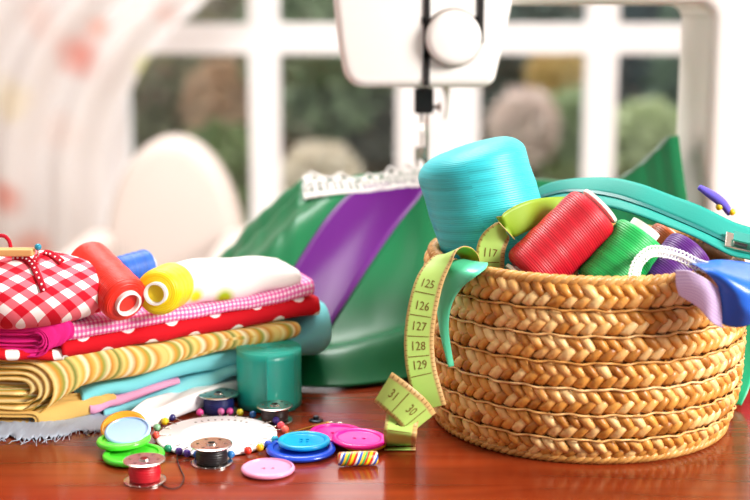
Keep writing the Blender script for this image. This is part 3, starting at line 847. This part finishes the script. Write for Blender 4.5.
# ------------------------------------------------------------------ tape measure
def text_mesh(s, size):
    cu = bpy.data.curves.new('t', 'FONT'); cu.body = s; cu.size = size; cu.align_x = 'CENTER'; cu.align_y = 'CENTER'; cu.resolution_u = 2
    o = bpy.data.objects.new('t', cu); COL.objects.link(o); bpy.context.view_layer.update()
    me = bpy.data.meshes.new_from_object(o.evaluated_get(bpy.context.evaluated_depsgraph_get()))
    vf = ([v.co.copy() for v in me.vertices], [tuple(p.vertices) for p in me.polygons])
    bpy.data.objects.remove(o); bpy.data.curves.remove(cu); bpy.data.meshes.remove(me)
    return vf
def tape():
    m = mat('tape_yellow_green', '#b6cf4a', rough=.45, spec=.4)
    t, b = nodes(m); tc = t.new('ShaderNodeTexCoord'); sp = t.new('ShaderNodeSeparateXYZ'); t.link(tc.outputs['UV'], sp.inputs[0])
    W = .0168
    d = t.new('ShaderNodeMath', operation='DIVIDE'); t.link(sp.outputs[1], d.inputs[0]); d.inputs[1].default_value = W
    rp = t.new('ShaderNodeValToRGB'); rp.color_ramp.interpolation = 'LINEAR'; e = rp.color_ramp.elements
    for k in range(4): e.new(.5)
    for k, (p, c) in enumerate(((0, '#bfa468'), (.07, '#bfae64'), (.11, '#aed06a'), (.82, '#aed06a'), (.87, '#c0a066'), (1, '#bf9a60'))): e[k].position = p; e[k].color = lin(c)
    t.link(d.outputs[0], rp.inputs[0]); t.link(rp.outputs[0], b.inputs['Base Color'])
    ink = mat('tape_ink', '#73581a', rough=.6)
    r = root('tape_measure', PZ(404, 446, 0), 'yellow-green measuring tape with numbers hanging over the left rim of the basket', 'tape measure')
    X = Vector((1, 0, 0))
    segs = []
    # inside the basket, in front of the cone
    segs.append(([PY(585, 211, -.010), PY(556, 211, -.024), PY(530, 215, -.040), PY(507, 227, -.047), PY(493, 243, -.047), PY(490, 262, -.047), PY(490, 285, -.046)],
                 [Vector((.1, .2, 1)), Vector((.1, .4, 1)), Vector((.35, .4, .9)), Vector((.75, .2, .65)), Vector((1, .1, .22)), Vector((1, .1, .1)), Vector((1, .1, 0))],
                 [(.058, '116'), (.083, '117'), (.0955, '118')], .5))
    segs.append(([PY(476, 284, -.037), PY(468, 257, -.046), PY(453, 251, -.058), PY(439, 264, -.064), PY(429, 283, -.070), PY(422, 312, -.076), PY(419, 340, -.080), PY(421, 368, -.084), PY(427, 392, -.086), PY(432, 408, -.086)],
                 [Vector((.4, -1, .2)), Vector((.5, -1, .3)), Vector((.7, -.8, .5)), Vector((1, -.4, .35)), Vector((1, -.3, .2)), Vector((1, -.2, .05)), Vector((1, -.15, 0)), Vector((1, -.1, -.1)), Vector((1, -.1, -.25)), Vector((1, -.1, -.3))],
                 [(.0635, '125'), (.0765, '126'), (.0880, '127'), (.0990, '128'), (.1095, '129')], .5))
    segs.append(([PY(383, 387, -.096), PY(391, 393, -.098), PY(402, 402, -.099), PY(413, 412, -.098), PY(422, 424, -.094)],
                 [Vector((.25, 0, 1)), Vector((.3, 0, 1)), Vector((.4, 0, 1)), Vector((.5, 0, 1)), Vector((.5, 0, 1))], [(.0075, '31'), (.0205, '30')], .5))
    segs.append(([PY(404, 402, -.0945), PY(402, 420, -.0960), PY(400, 436, -.099), PZ(400, 445, .0010), PZ(400, 450, .0010)],
                 [X, Vector((1, 0, -.2)), Vector((1, 0, -.15)), X, X], [(.012, '29')], .5))
    bands, nums = [], []
    for path, wd, labs, _ in segs:
        w_ = W*(1.2 if path is segs[2][0] else 1.08 if path is segs[3][0] else 1)
        vf, rows = strip(path, wd, w_, .0005, 8, 12)
        vf = (vf[0], vf[1], [(a_, b_*W/w_) for a_, b_ in vf[2]])
        bands.append(vf)
        L = [0]
        for i in range(1, len(rows)): L.append(L[-1]+(rows[i][4]-rows[i-1][4]).length)
        def at(l, s):   # l along, s 0..1 across
            i = 0
            while i < len(L)-2 and L[i+1] < l: i += 1
            f = (l-L[i])/max(1e-9, L[i+1]-L[i]); f = max(0, min(1, f))
            j = min(7, int(s*8)); g = s*8-j
            p = rows[i][j].lerp(rows[i][j+1], g); q = rows[i+1][j].lerp(rows[i+1][j+1], g)
            a = rows[i+1][4]-rows[i][4]; c = rows[i][8]-rows[i][0]; nn = a.cross(c).normalized()
            return p.lerp(q, f), nn
        def ink_quad(l0, l1, s0, s1):
            V = []
            k = 5
            for q in range(k+1):
                s = lerp(s0, s1, q/k)
                for l in (l0, l1): V.append((l, s))
            Fa = [(2*q, 2*q+1, 2*q+3, 2*q+2) for q in range(k)]
            return V, Fa
        shapes = []
        for l, txt in labs:
            v, f = text_mesh(txt, .0058)
            sid = (path is segs[2][0])
            vv = []
            for p in v:
                if sid: vv.append((l+p.x*.9, .5+p.y*1.15/W))
                else: vv.append((l-p.y*1.2, .47+p.x/W))
            shapes.append((vv, f))
            shapes.append(ink_quad(l+.0052, l+.0057, .12, .82))
        l = .002
        while l < L[-1]-.002:
            shapes.append(ink_quad(l, l+.0003, .02, .11)); shapes.append(ink_quad(l, l+.0003, .87, .98)); l += .0026
        for vv, f in shapes:
            for sg in (1,):
                V = []
                for (l_, s_) in vv:
                    p, nn = at(l_, max(0, min(1, s_))); V.append(p+nn*sg*.00042)
                nums.append((V, f))
    tb_ = build('tape_band', merge(*bands), m, r)
    mb_ = mat('tape_back_olive', '#86a82c', rough=.45, spec=.35); tb_.data.materials.append(mb_)
    k0 = 0
    for vf in bands:      # unprinted back of the tape
        half = len(vf[0])//2; nb_ = sum(1 for f in vf[1] if all(i < half for i in f))
        for q in range(nb_, 2*nb_): tb_.data.polygons[k0+q].material_index = 1
        k0 += len(vf[1])
    # numerals only on the printed face (the one turned to the front of the room)
    build('numerals', merge(*nums), ink, r, False)
tape()
def mint():
    m = satin('mint_satin', '#5fdcae', rough=.3)
    def on_wall(u, v, r_):      # a point at radius r_ around the basket's axis
        y = -.06
        for _ in range(12):
            x = PY(u, v, y).x-BC.x; y = -max(.0004, r_*r_-x*x)**.5
        return PY(u, v, y)
    Lf = [(463, 259, .090), (453, 261, .100), (442, 268, .107), (437, 285, .109), (437, 306, .109), (441, 336, .109), (449, 367, .109)]
    Rt = [(488, 263, .090), (486, 268, .098), (476, 276, .106), (460, 290, .107), (451, 308, .107), (449, 332, .107), (454, 366, .107)]
    lf = cr([on_wall(*q) for q in Lf], 8); rt = cr([on_wall(*q) for q in Rt], 8)
    rows = []
    for i, (p, q) in enumerate(zip(lf, rt)):
        out = Vector(((p.x+q.x)/2-BC.x, (p.y+q.y)/2, 0)).normalized()
        rows.append([p.lerp(q, k/8)+out*(.0016*math.sin(PI*k/8)) for k in range(9)])
    s = grid(rows, .0006)
    tag(build('satin_ribbon', s, m), 'mint green satin ribbon hooked over the basket rim right of the measuring tape', 'ribbon')
mint()

# ------------------------------------------------------------------ pile of folded fabrics
def yl(u): return -.02+.00024*(u-50)
def folded(label, pts, off, depth, layers, m, wob=.001, seed=0, group='folded fabrics in the pile', name='folded_fabric', bdir=None):
    """pts: (u, upper v, lower v) along the front fold; the sheet is folded on itself in nested turns"""
    ctr, hs = [], []
    for (u, va, vb) in pts:
        y = yl(u)+(off(u) if callable(off) else off); a, b_ = PY(u, va, y), PY(u, vb, y); ctr.append((a+b_)/2); hs.append(Vector((a.z-b_.z, 0, 0)))
    seg = max(4, 44//(len(pts)-1)); C_ = cr(ctr, seg); H_ = cr(hs, seg); n = len(C_)-1
    a = C_[-1]-C_[0]; ah = Vector((a.x, a.y, 0)).normalized(); b = Vector((-ah.y, ah.x, 0)) if bdir is None else Vector((bdir[0], bdir[1], 0)).normalized()
    parts = []
    hmin = min(h.x for h in H_)
    for k in range(layers):
        sc = 1-k/layers*.98; rows = []
        for i in range(n+1):
            s = i/n; c = C_[i]; H = max(.0012, H_[i].x/2-.0008)
            wz = wob*(noise.noise(Vector((s*5+seed, k*.7, 1.5)))); wb = wob*2*noise.noise(Vector((s*4+seed, k*.5, 9.1)))
            c = c+Vector((0, 0, wz))+b*wb
            hk = max(H*sc, .0005); path = []
            nd = 14; R_ = min(hk*1.1, .02)
            for q in range(nd): path.append((lerp(depth, R_, q/nd), hk))
            for q in range(13):
                an = PI/2+PI*q/12; path.append((R_+R_*math.cos(an), hk*math.sin(an)))
            for q in range(nd, -1, -1): path.append((lerp(depth, R_, q/nd), -hk))
            row = []
            for (bb, zz) in path:
                p = c+b*(bb+(H-hk)*.9)+Vector((0, 0, zz+wob*.8*noise.noise(Vector((bb*30+seed, s*6, k*2.1)))))
                p.z = max(p.z+.0005*noise.noise(p*60), .0006*1.3)
                row.append(p)
            rows.append(row)
        parts.append(grid(rows, max(.0007, hmin/2/layers*.75)))
    o = build(name, merge(*parts), m)
    return tag(o, label, 'fabric', group)
ys = cloth('yellow_stripe', '#e0b14a')
rg = random.Random(12); st = []; pos = 0
pal = ['#e7b85a', '#f0dc9a', '#d99a3c', '#9aa048', '#f3e2ae', '#cf8a30', '#e9c978', '#75803a', '#efd27e', '#e2a844', '#f5e9c0', '#c98a36']
while pos < .98 and len(st) < 31: st.append((pos, pal[len(st) % len(pal)])); pos += rg.uniform(.02, .045)
ramp_uv(ys, 0, .075, st, 'LINEAR')
pk = gingham('pink_gingham', '#fbe9f3', '#f08cc0', '#e85aa6', .0026)
rd = polka('red_polka', '#c9101f', '#fbf3ee', .028, .0043)
cy = cloth('aqua_cloth', '#7fd6de'); cy2 = cloth('aqua_cloth_light', '#8fe0e6'); wh = cloth('white_cloth', '#f3f5f7')
tn = cloth('tan_cloth', '#e3b768'); pc = cloth('pink_cloth', '#eba3c6'); mg = cloth('magenta_cloth', '#dd2380')
fl = cloth('white_print', '#f8f0ee')
spots_uv(fl, '#f8f0ee', [(.006, .058, .006, '#f0cf10'), (.018, .050, .005, '#f2d82a'), (.037, .053, .006, '#b2c81e'), (.026, .061, .004, '#f0d020')])
LB = (-1, .06)
folded('white fabric folded at the bottom of the pile, beside the navy bobbin', [(112, 424, 434), (150, 411, 428), (190, 396, 414), (225, 384, 402), (246, 378, 392)], lambda u: -.050+.00066*(u-118)-yl(u), .05, 2, wh, seed=1, bdir=(.25, 1))
folded('tan yellow fabric folded low in the pile, below the striped fold', [(38, 412, 428), (70, 404, 424), (100, 397, 411), (116, 394, 402)], .003, .10, 2, tn, seed=2, bdir=LB)
folded('light aqua fabric fold lying directly on the white fabric', [(104, 411, 420), (140, 400, 411), (180, 384, 398), (215, 372, 386), (240, 365, 376)], .003, .07, 2, cy2, seed=3)
folded('pale pink fabric fold squeezed between two aqua folds', [(90, 404, 416), (110, 399, 410), (140, 390, 400), (180, 378, 384)], .002, .11, 2, pc, seed=4)
folded('aqua fabric with a thick rounded end sticking out right of the striped fabric', [(82, 394, 406), (110, 385, 399), (140, 374, 391), (190, 360, 378), (240, 348, 369), (290, 336, 362), (318, 309, 358), (331, 308, 353)], .005, .06, 3, cy, seed=5, wob=.002)
folded('yellow and orange striped fabric with open folds at the left edge of the pile', [(52, 360, 418), (84, 352, 395), (110, 347, 385), (190, 337, 360), (302, 321, 338)], 0, .13, 4, ys, seed=6, wob=.003, bdir=LB)
folded('red fabric with white polka dots folded under the pink gingham', [(62, 345, 361), (110, 335, 352), (150, 327, 343), (190, 320, 338), (250, 309, 328), (320, 298, 316)], -.001, .075, 2, rd, seed=7, wob=.0012)
folded('red polka dot fabric layer at far left under the magenta fold', [(-60, 352, 361), (0, 351, 360), (64, 351, 361)], 0, .07, 1, rd, seed=17)
folded('pink and white fine gingham fabric folded on the red polka dots', [(48, 326, 346), (90, 321, 338), (150, 312, 327), (200, 307, 319), (250, 298, 310), (314, 280, 297)], -.0005, .06, 2, pk, seed=8, wob=.0012)
folded('magenta fabric folded in several layers at the left edge of the pile', [(49, 326, 356), (62, 321, 349), (74, 317, 341)], -.006, .11, 4, mg, seed=9, wob=.0015, bdir=LB)
folded('white fabric with yellow print folded on top of the pile at the right', [(168, 288, 311), (200, 273, 308), (250, 269, 300), (290, 268, 288), (301, 272, 285)], .001, .042, 2, fl, seed=10, wob=.0015)

# frayed grey-blue gauze scrap under the pile
def gauze():
    m = cloth('grey_gauze', '#aab6c6'); rg = random.Random(5)
    rows = []
    n = 60
    for i in range(n+1):
        u = lerp(-30, 118, i/n); vf_ = 439-10*smooth(20, 118, u)-3*noise.noise(Vector((u*.05, 0, 0)))+rg.uniform(-2.5, 2.5)
        p = PZ(u, vf_, .001); q = PZ(u+10, 408, .001)
        rows.append([p.lerp(q, k/8)+Vector((0, 0, .003*max(0, noise.noise(Vector((u*.04, k*.5, 0))))*math.sin(PI*k/8))) for k in range(9)])
    fr = []
    for i in range(0, n, 1):
        p = rows[i][0]; q = p+Vector((rg.uniform(-.004, .004), -rg.uniform(.003, .010), 0)); fr.append(tube([p, p.lerp(q, .5)+Vector((rg.uniform(-.001, .001), 0, .0006)), q], .00025, 4))
    r = root('fabric_scrap', PZ(40, 432, 0), 'grey-blue gauzy fabric scrap with frayed edge on the table under the pile', 'fabric')
    build('gauze_sheet', grid(rows, .0005), m, r)
    build('fringe', merge(*fr), m, r)
gauze()

# spools on the pile
spool('thread_spool', 'orange-red thread spool leaning on the pile next to the gingham pincushion', PY(127, 302, -.020), PY(86, 259, .018), .0148, .0142, '#e8260f', core=.55, ext=.003, rnd=.004, group='thread spools on the fabric pile')
spool('thread_spool', 'bright yellow thread spool lying on the pile right of the orange-red spool', PY(157, 293, -.012), PY(174, 284, .022), .0142, .0142, '#f5d508', core=.5, ext=.004, rnd=.004, group='thread spools on the fabric pile')
spool('thread_spool', 'blue thread spool lying behind the orange-red and yellow spools', PY(118, 273, .04), PY(150, 264, .055), .0105, .0105, '#2a66c8', core=.5, ext=.002, rnd=.003, group='thread spools on the fabric pile')

# gingham pincushion
def pincushion():
    c = PY(24, 287, -.005); m = gingham('red_gingham', '#fbf4f2', '#e76a78', '#cf1028', .0138, rot=.75)
    V, Fa, U = [], [], []
    nu, nv = 48, 24
    W, D, H = .062, .048, .0235
    for i in range(nv+1):
        f = -PI/2+PI*i/nv
        for k in range(nu):
            t = 2*PI*k/nu
            ct, st = math.cos(t), math.sin(t)
            e = (abs(ct)**1.35+abs(st)**1.35)**(-1/1.35)     # pillow with pointed corners
            rr = abs(math.cos(f))**1.1
            x, y = W*e*ct*rr, D*e*st*rr; z = H*math.sin(f)
            p = Vector((x, y, z))
            p.z += .0012*noise.noise(p*60); V.append(c+p+Vector((0, 0, -.001)))
    for i in range(nv):
        for k in range(nu):
            k2 = (k+1) % nu; Fa.append((i*nu+k, i*nu+k2, (i+1)*nu+k2, (i+1)*nu+k))
    for f in Fa:
        for i in f: p = V[i]-c; U.append((p.x+.3*p.y, p.z*1.35+p.y*.75))
    r = root('pincushion', c-Vector((0, 0, H)), 'red and white gingham pincushion with red braid at the left edge on the pile', 'pincushion')
    build('cushion', (V, Fa, U), m, r)
    # red stitched braid over the top
    def sit(u, v):
        d = ray(u, v); t = .5
        while t < 1:
            p = CAM+d*t-c; x, y, z = p.x/W, p.y/D, p.z/H
            q = (abs(x)**1.35+abs(y)**1.35)**(1/1.35)
            if q < 1 and abs(z) < (max(0, 1-q**1.82))**.5: break
            t += .0008
        return CAM+d*(t-.002) if t < 1 else PY(u, v, c.y)
    brd = cloth('red_braid', '#b3122a'); wt = cloth('white_stitch', '#fbeff0')
    for pts in (((12, 258), (24, 258), (32, 264), (38, 276), (44, 291)), ((34, 262), (40, 254), (50, 254), (62, 262))):
        P_ = [sit(u, v) for u, v in pts]
        s, rows = strip(P_, [Vector((1, .1, .3))]*len(P_), .0042, .0012, 4, 8)
        bo = build('braid', s, brd, r)
        q = [sphere(rw[2]+(CAM-rw[2]).normalized()*.0009, .0007, 8) for rw in rows[1::3]]
        build('stitch_line', merge(*q), wt, bo)
    lp = [PY(u, v, c.y) for u, v in ((-4, 236), (4, 236), (9, 241), (11, 249))]
    build('hanging_loop', tube(cr(lp, 8), .0012, 8), brd, r)
    y = c.y-.02
    t = root('wooden_peg', PY(15, 254, y), 'small tan wooden peg lying across the gingham pincushion', 'peg')
    a, b = PY(-6, 252, y), PY(34, 252, y)
    bev(build('peg_half', box((a.x, y-.004, a.z-.0022), (b.x, y-.0005, a.z+.0022)), mat('peg_wood', '#d9a566', rough=.6), t, False), .001)
    bev(build('peg_half', box((a.x, y+.0005, a.z-.0022), (b.x, y+.004, a.z+.0022)), mat('peg_wood', '#d9a566', rough=.6), t, False), .001)
    ph = PY(38, 247, y)
    pr = root('straight_pin', ph, 'straight pin with a teal-blue ball head stuck into the gingham pincushion', 'pin', 'ball-head pins')
    build('head', sphere(ph, .0021), mat('teal_glass', '#1f8aa8', rough=.2), pr); build('shaft', tube([ph, ph+Vector((-.004, .012, -.022))], .0004, 6), M['steel'], pr)
pincushion()

# ------------------------------------------------------------------ small things on the table
def ribbon_roll():
    m = satin('teal_satin', '#22b09e', rough=.28)
    b = PZ(270, 404, 0); rr = 32.5/F*((b-CAM).dot(FWD)); h = PY(270, 347, b.y).z
    r = root('ribbon_roll', b, 'teal satin ribbon roll standing on the table before the pile', 'ribbon roll')
    # spiral of wound ribbon
    pts = []; turns = 20; n = turns*36
    for k in range(n+1):
        s = k/n; a = 2*PI*turns*s; q = lerp(rr*.08, rr, s); pts.append((b.x+q*math.cos(a-1.2), b.y+q*math.sin(a-1.2)))
    rows = [[Vector((x, y, lerp(.0004, h, j/8)+.0006*noise.noise(Vector((k*.03, j*.2, 0))))) for j in range(9)] for k, (x, y) in enumerate(pts)]
    build('ribbon', grid(rows, .0006), m, r)
    # loose end that stands off a little
    a0 = -.35
    rows = [[Vector((b.x+(rr+.0008+.003*s*s)*math.cos(-PI/2+.9-s*.9+a0*0), b.y+(rr+.0008+.003*s*s)*math.sin(-PI/2+.9-s*.9), lerp(.0006, h, j/8))) for j in range(9)] for s in [q/16 for q in range(17)]]
    build('loose_end', grid(rows, .0006), m, r)
ribbon_roll()

def bobbin(label, p, R_, h, col):
    r = root('bobbin', p, label, 'bobbin', 'metal bobbins')
    mt = Matrix.Translation(p)
    for nm, z in (('flange', 0), ('flange', h-.0011)):
        o = build(nm, xf(lathe([(.0022, z), (R_*.93, z), (R_, z+.0003), (R_, z+.0008), (R_*.93, z+.0011), (.0022, z+.0011)], 48, True)[:2], mt), M['steel'], r, False)
        cut(o, [xf(lathe([(.0009, z-.002), (.0009, z+.004)], 12)[:2], mt @ Matrix.Rotation(k*PI/3, 4, 'Z') @ Matrix.Translation((R_*.66, 0, 0))) for k in range(6)])
    build('spindle', xf(lathe([(.0022, .0005), (.0031, .0005), (.0031, h+.0006), (.0022, h+.0006)], 24, True)[:2], mt), M['steel'], r, False)
    prof = [(.003, .0013)]+[(R_*.66+.0008*math.sin(k/8*PI)+R_*.06*(1-k/8), lerp(.0013, h-.0014, k/8)) for k in range(9)]+[(.003, h-.0014)]
    build('thread', xf(lathe(prof, 40), mt), thread_mat('bobbin_'+col.strip('#'), col), r)
def bz(u, v, wpx): p = PZ(u, v, 0); return p, wpx/2/F*((p-CAM).dot(FWD))
p, q = bz(145, 481, 42); bobbin('metal bobbin wound with red thread, nearest to the camera at the front left', p, q, .0125, '#cf1428')
p, q = bz(212, 463, 42); bobbin('metal bobbin wound with black thread in front of the white pin wheel', p, q, .0115, '#17151a')
p, q = bz(219, 412, 40); bobbin('metal bobbin wound with navy blue thread between the pile and the pin wheel', p, q, .0125, '#15206a')
p, q = bz(275, 421, 36); bobbin('metal bobbin wound with dark brown thread in front of the teal ribbon roll', p, q, .0105, '#2a1616')

def button(label, p, R_, h, col, tilt=(0, 0), rim=.2, holes=4, group='sewing buttons'):
    m = mat('button_'+col.strip('#'), col, rough=.22, spec=.5, sub=.15)
    prof = [(0, 0), (R_*.8, 0), (R_*.97, h*.3), (R_, h*.6), (R_*.97, h*.9), (R_*.9, h), (R_*(1-rim), h*.95), (R_*(1-rim)-.0006, h*.7), (R_*.4, h*.66), (0, h*.64)]
    mt = Matrix.Translation(p) @ Matrix.Rotation(tilt[0], 4, 'X') @ Matrix.Rotation(tilt[1], 4, 'Y')
    o = build('button', xf(lathe(prof, 56)[:2], mt), m, origin=p)
    d = R_*.17
    if holes: cut(o, [xf(lathe([(R_*.075, -.003), (R_*.075, h+.003)], 12)[:2], mt @ Matrix.Translation((d*math.cos(a), d*math.sin(a), 0))) for a in ([PI/4+k*PI/2 for k in range(4)] if holes == 4 else [0, PI])])
    o.data.polygons.foreach_set('use_smooth', [True]*len(o.data.polygons))
    md = o.modifiers.new('edge', 'EDGE_SPLIT'); md.split_angle = math.radians(50)
    return tag(o, label, 'button', group)
def btn(label, u, v, wpx, z, h, col, **k):
    p = PZ(u, v, z); return button(label, p, wpx/2/F*((p-CAM).dot(FWD)), h, col, **k)
btn('bright green button lying on the table, lower one of the two green buttons', 134, 459, 62, 0, .0042, '#4fd534')
btn('bright green button resting on top of the other green button', 124, 444, 54, .0043, .0042, '#5fe040', tilt=(.0, -.05))
btn('orange button standing on edge behind the pale blue one', 124, 429, 46, .0085, .003, '#f2a428', tilt=(.42, 0), holes=0)
btn('pale icy blue button leaning in front of the orange one above the green buttons', 128, 434, 46, .0082, .0034, '#a5c8f0', tilt=(.30, 0), holes=0, rim=.08)
btn('pale pink button lying alone at the front of the table', 268, 472, 54, 0, .0034, '#f29cbf', holes=2, rim=.1)
btn('royal blue button lying under the cyan button', 301, 453, 70, 0, .0042, '#1c49c8')
btn('cyan blue button resting on the royal blue button', 304, 444.5, 53, .0043, .0036, '#12a3dc')
btn('magenta button lying behind the cyan one, left one of the magenta pair', 337, 437, 56, .0015, .0036, '#ee1c94', tilt=(0, .04), holes=2)
btn('magenta button overlapping the other magenta button on its right', 359, 442, 55, .0038, .0034, '#f01f98', tilt=(.02, .05), holes=2)
btn('orange yellow button peeping out under the magenta pair', 364, 446, 46, 0, .0034, '#f2a01c')

# pin wheel with ball-head pins
def pin_wheel():
    c = PZ(217, 438, .0); dpx = (c-CAM).dot(FWD); RR = 60/F*dpx
    m = mat('white_card', '#f4f3f6', rough=.35, spec=.5)
    r = root('pin_wheel', c, 'white round pin wheel ringed with colourful ball-head pins on the table', 'pin wheel')
    prof = [(0, .0005), (RR*.97, .0005), (RR, .0012), (RR, .0020), (RR*.97, .0025), (RR*.62, .0027), (RR*.60, .0034), (RR*.44, .0036), (RR*.42, .0026), (0, .0026)]
    build('disc', xf(lathe(prof, 80)[:2], Matrix.Translation(c)), m, r)
    sl = merge(*[xf(box((RR*.72, -.0006, .0020), (RR*.76, .0006, .00285)), Matrix.Translation(c) @ Matrix.Rotation(2*PI*k/40, 4, 'Z')) for k in range(6, 15)])
    build('pin_slots', sl, mat('slot_grey', '#8a7f7a', rough=.6), r, False)
    heads = [(172, 418, '#2b2a6a', 'navy'), (165, 422, '#efc81e', 'yellow'), (157, 428, '#7fb58a', 'pale green'), (156, 436, '#e4503f', 'coral red'), (168, 449, '#1f8a6a', 'teal green'),
             (179, 452, '#4a2b8a', 'purple'), (187, 454, '#5a3aa0', 'violet'), (197, 455, '#1f5ab0', 'blue'), (231, 455, '#2a78c0', 'sky blue'), (248, 451, '#e83a2c', 'red'), (260, 448, '#f0b71a', 'yellow'),
             (268, 445, '#2b4fc0', 'royal blue'), (285, 430, '#ef6a5a', 'coral'), (281, 426, '#e04a5a', 'rose red'), (276, 421, '#3a2a80', 'indigo'), (253, 415, '#1f62a8', 'blue'), (240, 413, '#e6d42a', 'yellow'),
             (230, 412, '#ee5aa8', 'pink'), (221, 412, '#e77ab8', 'light pink'), (200, 413, '#ec4a9a', 'hot pink'), (275, 440, '#3db0c8', 'aqua')]
    def where(u, v):
        a = 'front' if v > 446 else 'back' if v < 418 else 'left' if u < 217 else 'right'
        s = ' left' if u < 205 else ' right' if u > 228 else ' middle'
        return a+(s if a in ('front', 'back') else (' rear' if v < 430 else ' centre'))
    for (u, v, col, nm) in heads:
        h = PZ(u, v, .0030); d = (c+Vector((0, 0, .0030))-h); d.z = 0; d.normalize()
        pr = root('straight_pin', h, '%s ball-head pin stuck in the white pin wheel, %s edge' % (nm, where(u, v)), 'pin', 'ball-head pins')
        build('head', sphere(h+Vector((0, 0, .0004)), .00235, 12), mat('pin_'+col.strip('#'), col, rough=.2, spec=.6), pr)
        build('shaft', tube([h+Vector((0, 0, .0003)), h+d*.009+Vector((0, 0, .0003))], .0003, 5), M['steel'], pr)
pin_wheel()

# striped clay bead, brass safety pin, loose beads
def striped():
    p = PZ(358, 466, 0); m = mat('striped_clay', '#ffffff', rough=.35)
    ramp_uv(m, 0, .0105, [(0, '#f0d21c'), (.17, '#d8281e'), (.33, '#f6ead8'), (.45, '#1f5ac0'), (.6, '#f2cf1a'), (.75, '#3aa860'), (.88, '#e0341f')])
    vf = lathe([(0, -.0122), (.0034, -.0120), (.0042, -.011), (.0044, 0), (.0042, .011), (.0034, .0120), (0, .0122)], 28)
    mt = Matrix.Translation(p+Vector((0, 0, .0045))) @ Matrix.Rotation(.12, 4, 'Z') @ Matrix.Rotation(PI/2, 4, 'Y') @ Matrix.Scale(.92, 4)
    uv = []
    for f in vf[1]:
        for i in f: v = vf[0][i]; uv.append((v.z+.0022*math.atan2(v.y, v.x)/PI*2.5+.05, 0))
    o = build('striped_bead', (xf(vf[:2], mt)[0], vf[1], uv), m, origin=p)
    tag(o, 'barrel bead with slanted yellow, red and blue stripes in front of the magenta buttons', 'bead')
striped()
def safety_pin():
    a, b = PZ(292, 434, .0012), PZ(326, 424, .0012)
    d = (b-a).normalized(); n = Vector((-d.y, d.x, 0))
    r = root('safety_pin', a.lerp(b, .5), 'small brass safety pin lying behind the blue and magenta buttons', 'safety pin')
    p = [a+n*.002, a.lerp(b, .5)+n*.0022, b+n*.0018, b+d*.0022+n*.001, b+d*.0024-n*.001, b-n*.0018, a.lerp(b, .5)-n*.0022, a-n*.0018]
    build('wire', tube(cr(p, 6), .0006, 6), M['brass'], r)
    mt = Matrix((d, n, Vector((0, 0, 1)))).transposed().to_4x4(); mt.translation = a
    bev(build('cap', xf(box((-.0035, -.003, -.0011), (.002, .003, .0014)), mt), M['brass'], r, False), .0009)
    r2 = root('snap_fastener', PZ(316, 421, 0), 'dark metal snap fastener lying behind the magenta buttons', 'fastener')
    mt = Matrix.Translation(PZ(316, 421, 0))
    build('disc', xf(lathe([(0, 0), (.0042, 0), (.0045, .0006), (.0035, .0012), (0, .0012)], 28)[:2], mt), mat('gunmetal', '#3a4148', rough=.3, metal=1), r2)
    build('stud', xf(lathe([(.0018, .0012), (.0018, .0028), (.0014, .0034), (0, .0034)], 20)[:2], mt), mat('gunmetal_stud', '#3a4148', rough=.3, metal=1), r2)
    r3 = root('hook_eye', PZ(330, 424, 0), 'tiny silver wire eye lying just left of the basket tape end, behind the magenta buttons', 'fastener')
    c = PZ(330, 424, .0009)
    build('wire', merge(tube([c+Vector((.003*math.cos(t), .003*math.sin(t), 0)) for t in [2*PI*k/16 for k in range(16)]], .0006, 6, True), tube([c+Vector((.006+.002*math.cos(t), .002*math.sin(t), 0)) for t in [2*PI*k/12 for k in range(12)]], .0006, 6, True)), M['steel'], r3)
safety_pin()
def loose_thread():
    pts = [PZ(u, v, .0006) for u, v in ((157, 481), (168, 488), (179, 487), (184, 478), (180, 468), (177, 458), (178, 448))]
    tag(build('loose_thread', tube(cr(pts, 8), .00035, 5), mat('dark_thread', '#2a1a18', rough=.7)), 'thin dark loose thread curling on the table beside the red bobbin', 'thread')
loose_thread()
# magenta fabric at the right edge
folded('crimson pink fabric folded on the table behind the right side of the basket', [(741, 345, 397), (780, 343, 395), (850, 338, 388)], -.090, .04, 3, cloth('crimson_cloth', '#d61a55'), seed=21, group=None)

# ------------------------------------------------------------------ light
w = bpy.data.worlds.new('world'); SC.world = w; w.use_nodes = True
t_ = w.node_tree; bg = t_.nodes['Background']; bg.inputs[0].default_value = (1, .99, .98, 1)
tc_ = t_.nodes.new('ShaderNodeTexCoord'); sx = t_.nodes.new('ShaderNodeSeparateXYZ'); mr = t_.nodes.new('ShaderNodeMapRange')   # daylight: brighter sky on the garden side
t_.links.new(tc_.outputs['Generated'], sx.inputs[0]); t_.links.new(sx.outputs[1], mr.inputs[0]); mr.inputs[1].default_value = -.2; mr.inputs[2].default_value = .2; mr.inputs[3].default_value = .3; mr.inputs[4].default_value = 3.4
t_.links.new(mr.outputs[0], bg.inputs[1])
def area(name, loc, to, size, power, col=(1, 1, 1), sy=None):
    l = bpy.data.lights.new(name, 'AREA'); l.energy = power; l.size = size; l.color = col
    if sy: l.shape = 'RECTANGLE'; l.size_y = sy
    o = bpy.data.objects.new(name, l); COL.objects.link(o); o.location = loc
    o.rotation_euler = (Vector(to)-Vector(loc)).to_track_quat('-Z', 'Y').to_euler(); o['kind'] = 'helper'
    return o
area('studio_softbox', (1.35, -.75, .85), (.05, .0, .05), .6, 44, (1, .96, .91))
area('top_back_fill', (-.35, .75, 1.75), (-.1, .0, 0), .9, 30, (1, .98, .96))  # added overhead light without a fixture; brightens tops, leaves the cloth front dim
area('window_side_fill', (0, 1.2, 1.8), (0, 2.2, .2), 1.2, 42, (1, .98, .96))  # added fill, no real source here; whitens the window frames and back wall
SC.view_settings.view_transform = 'Standard'; SC.view_settings.look = 'None'; SC.view_settings.exposure = 0.38; SC.view_settings.gamma = 1; SC.view_settings.use_curve_mapping = False
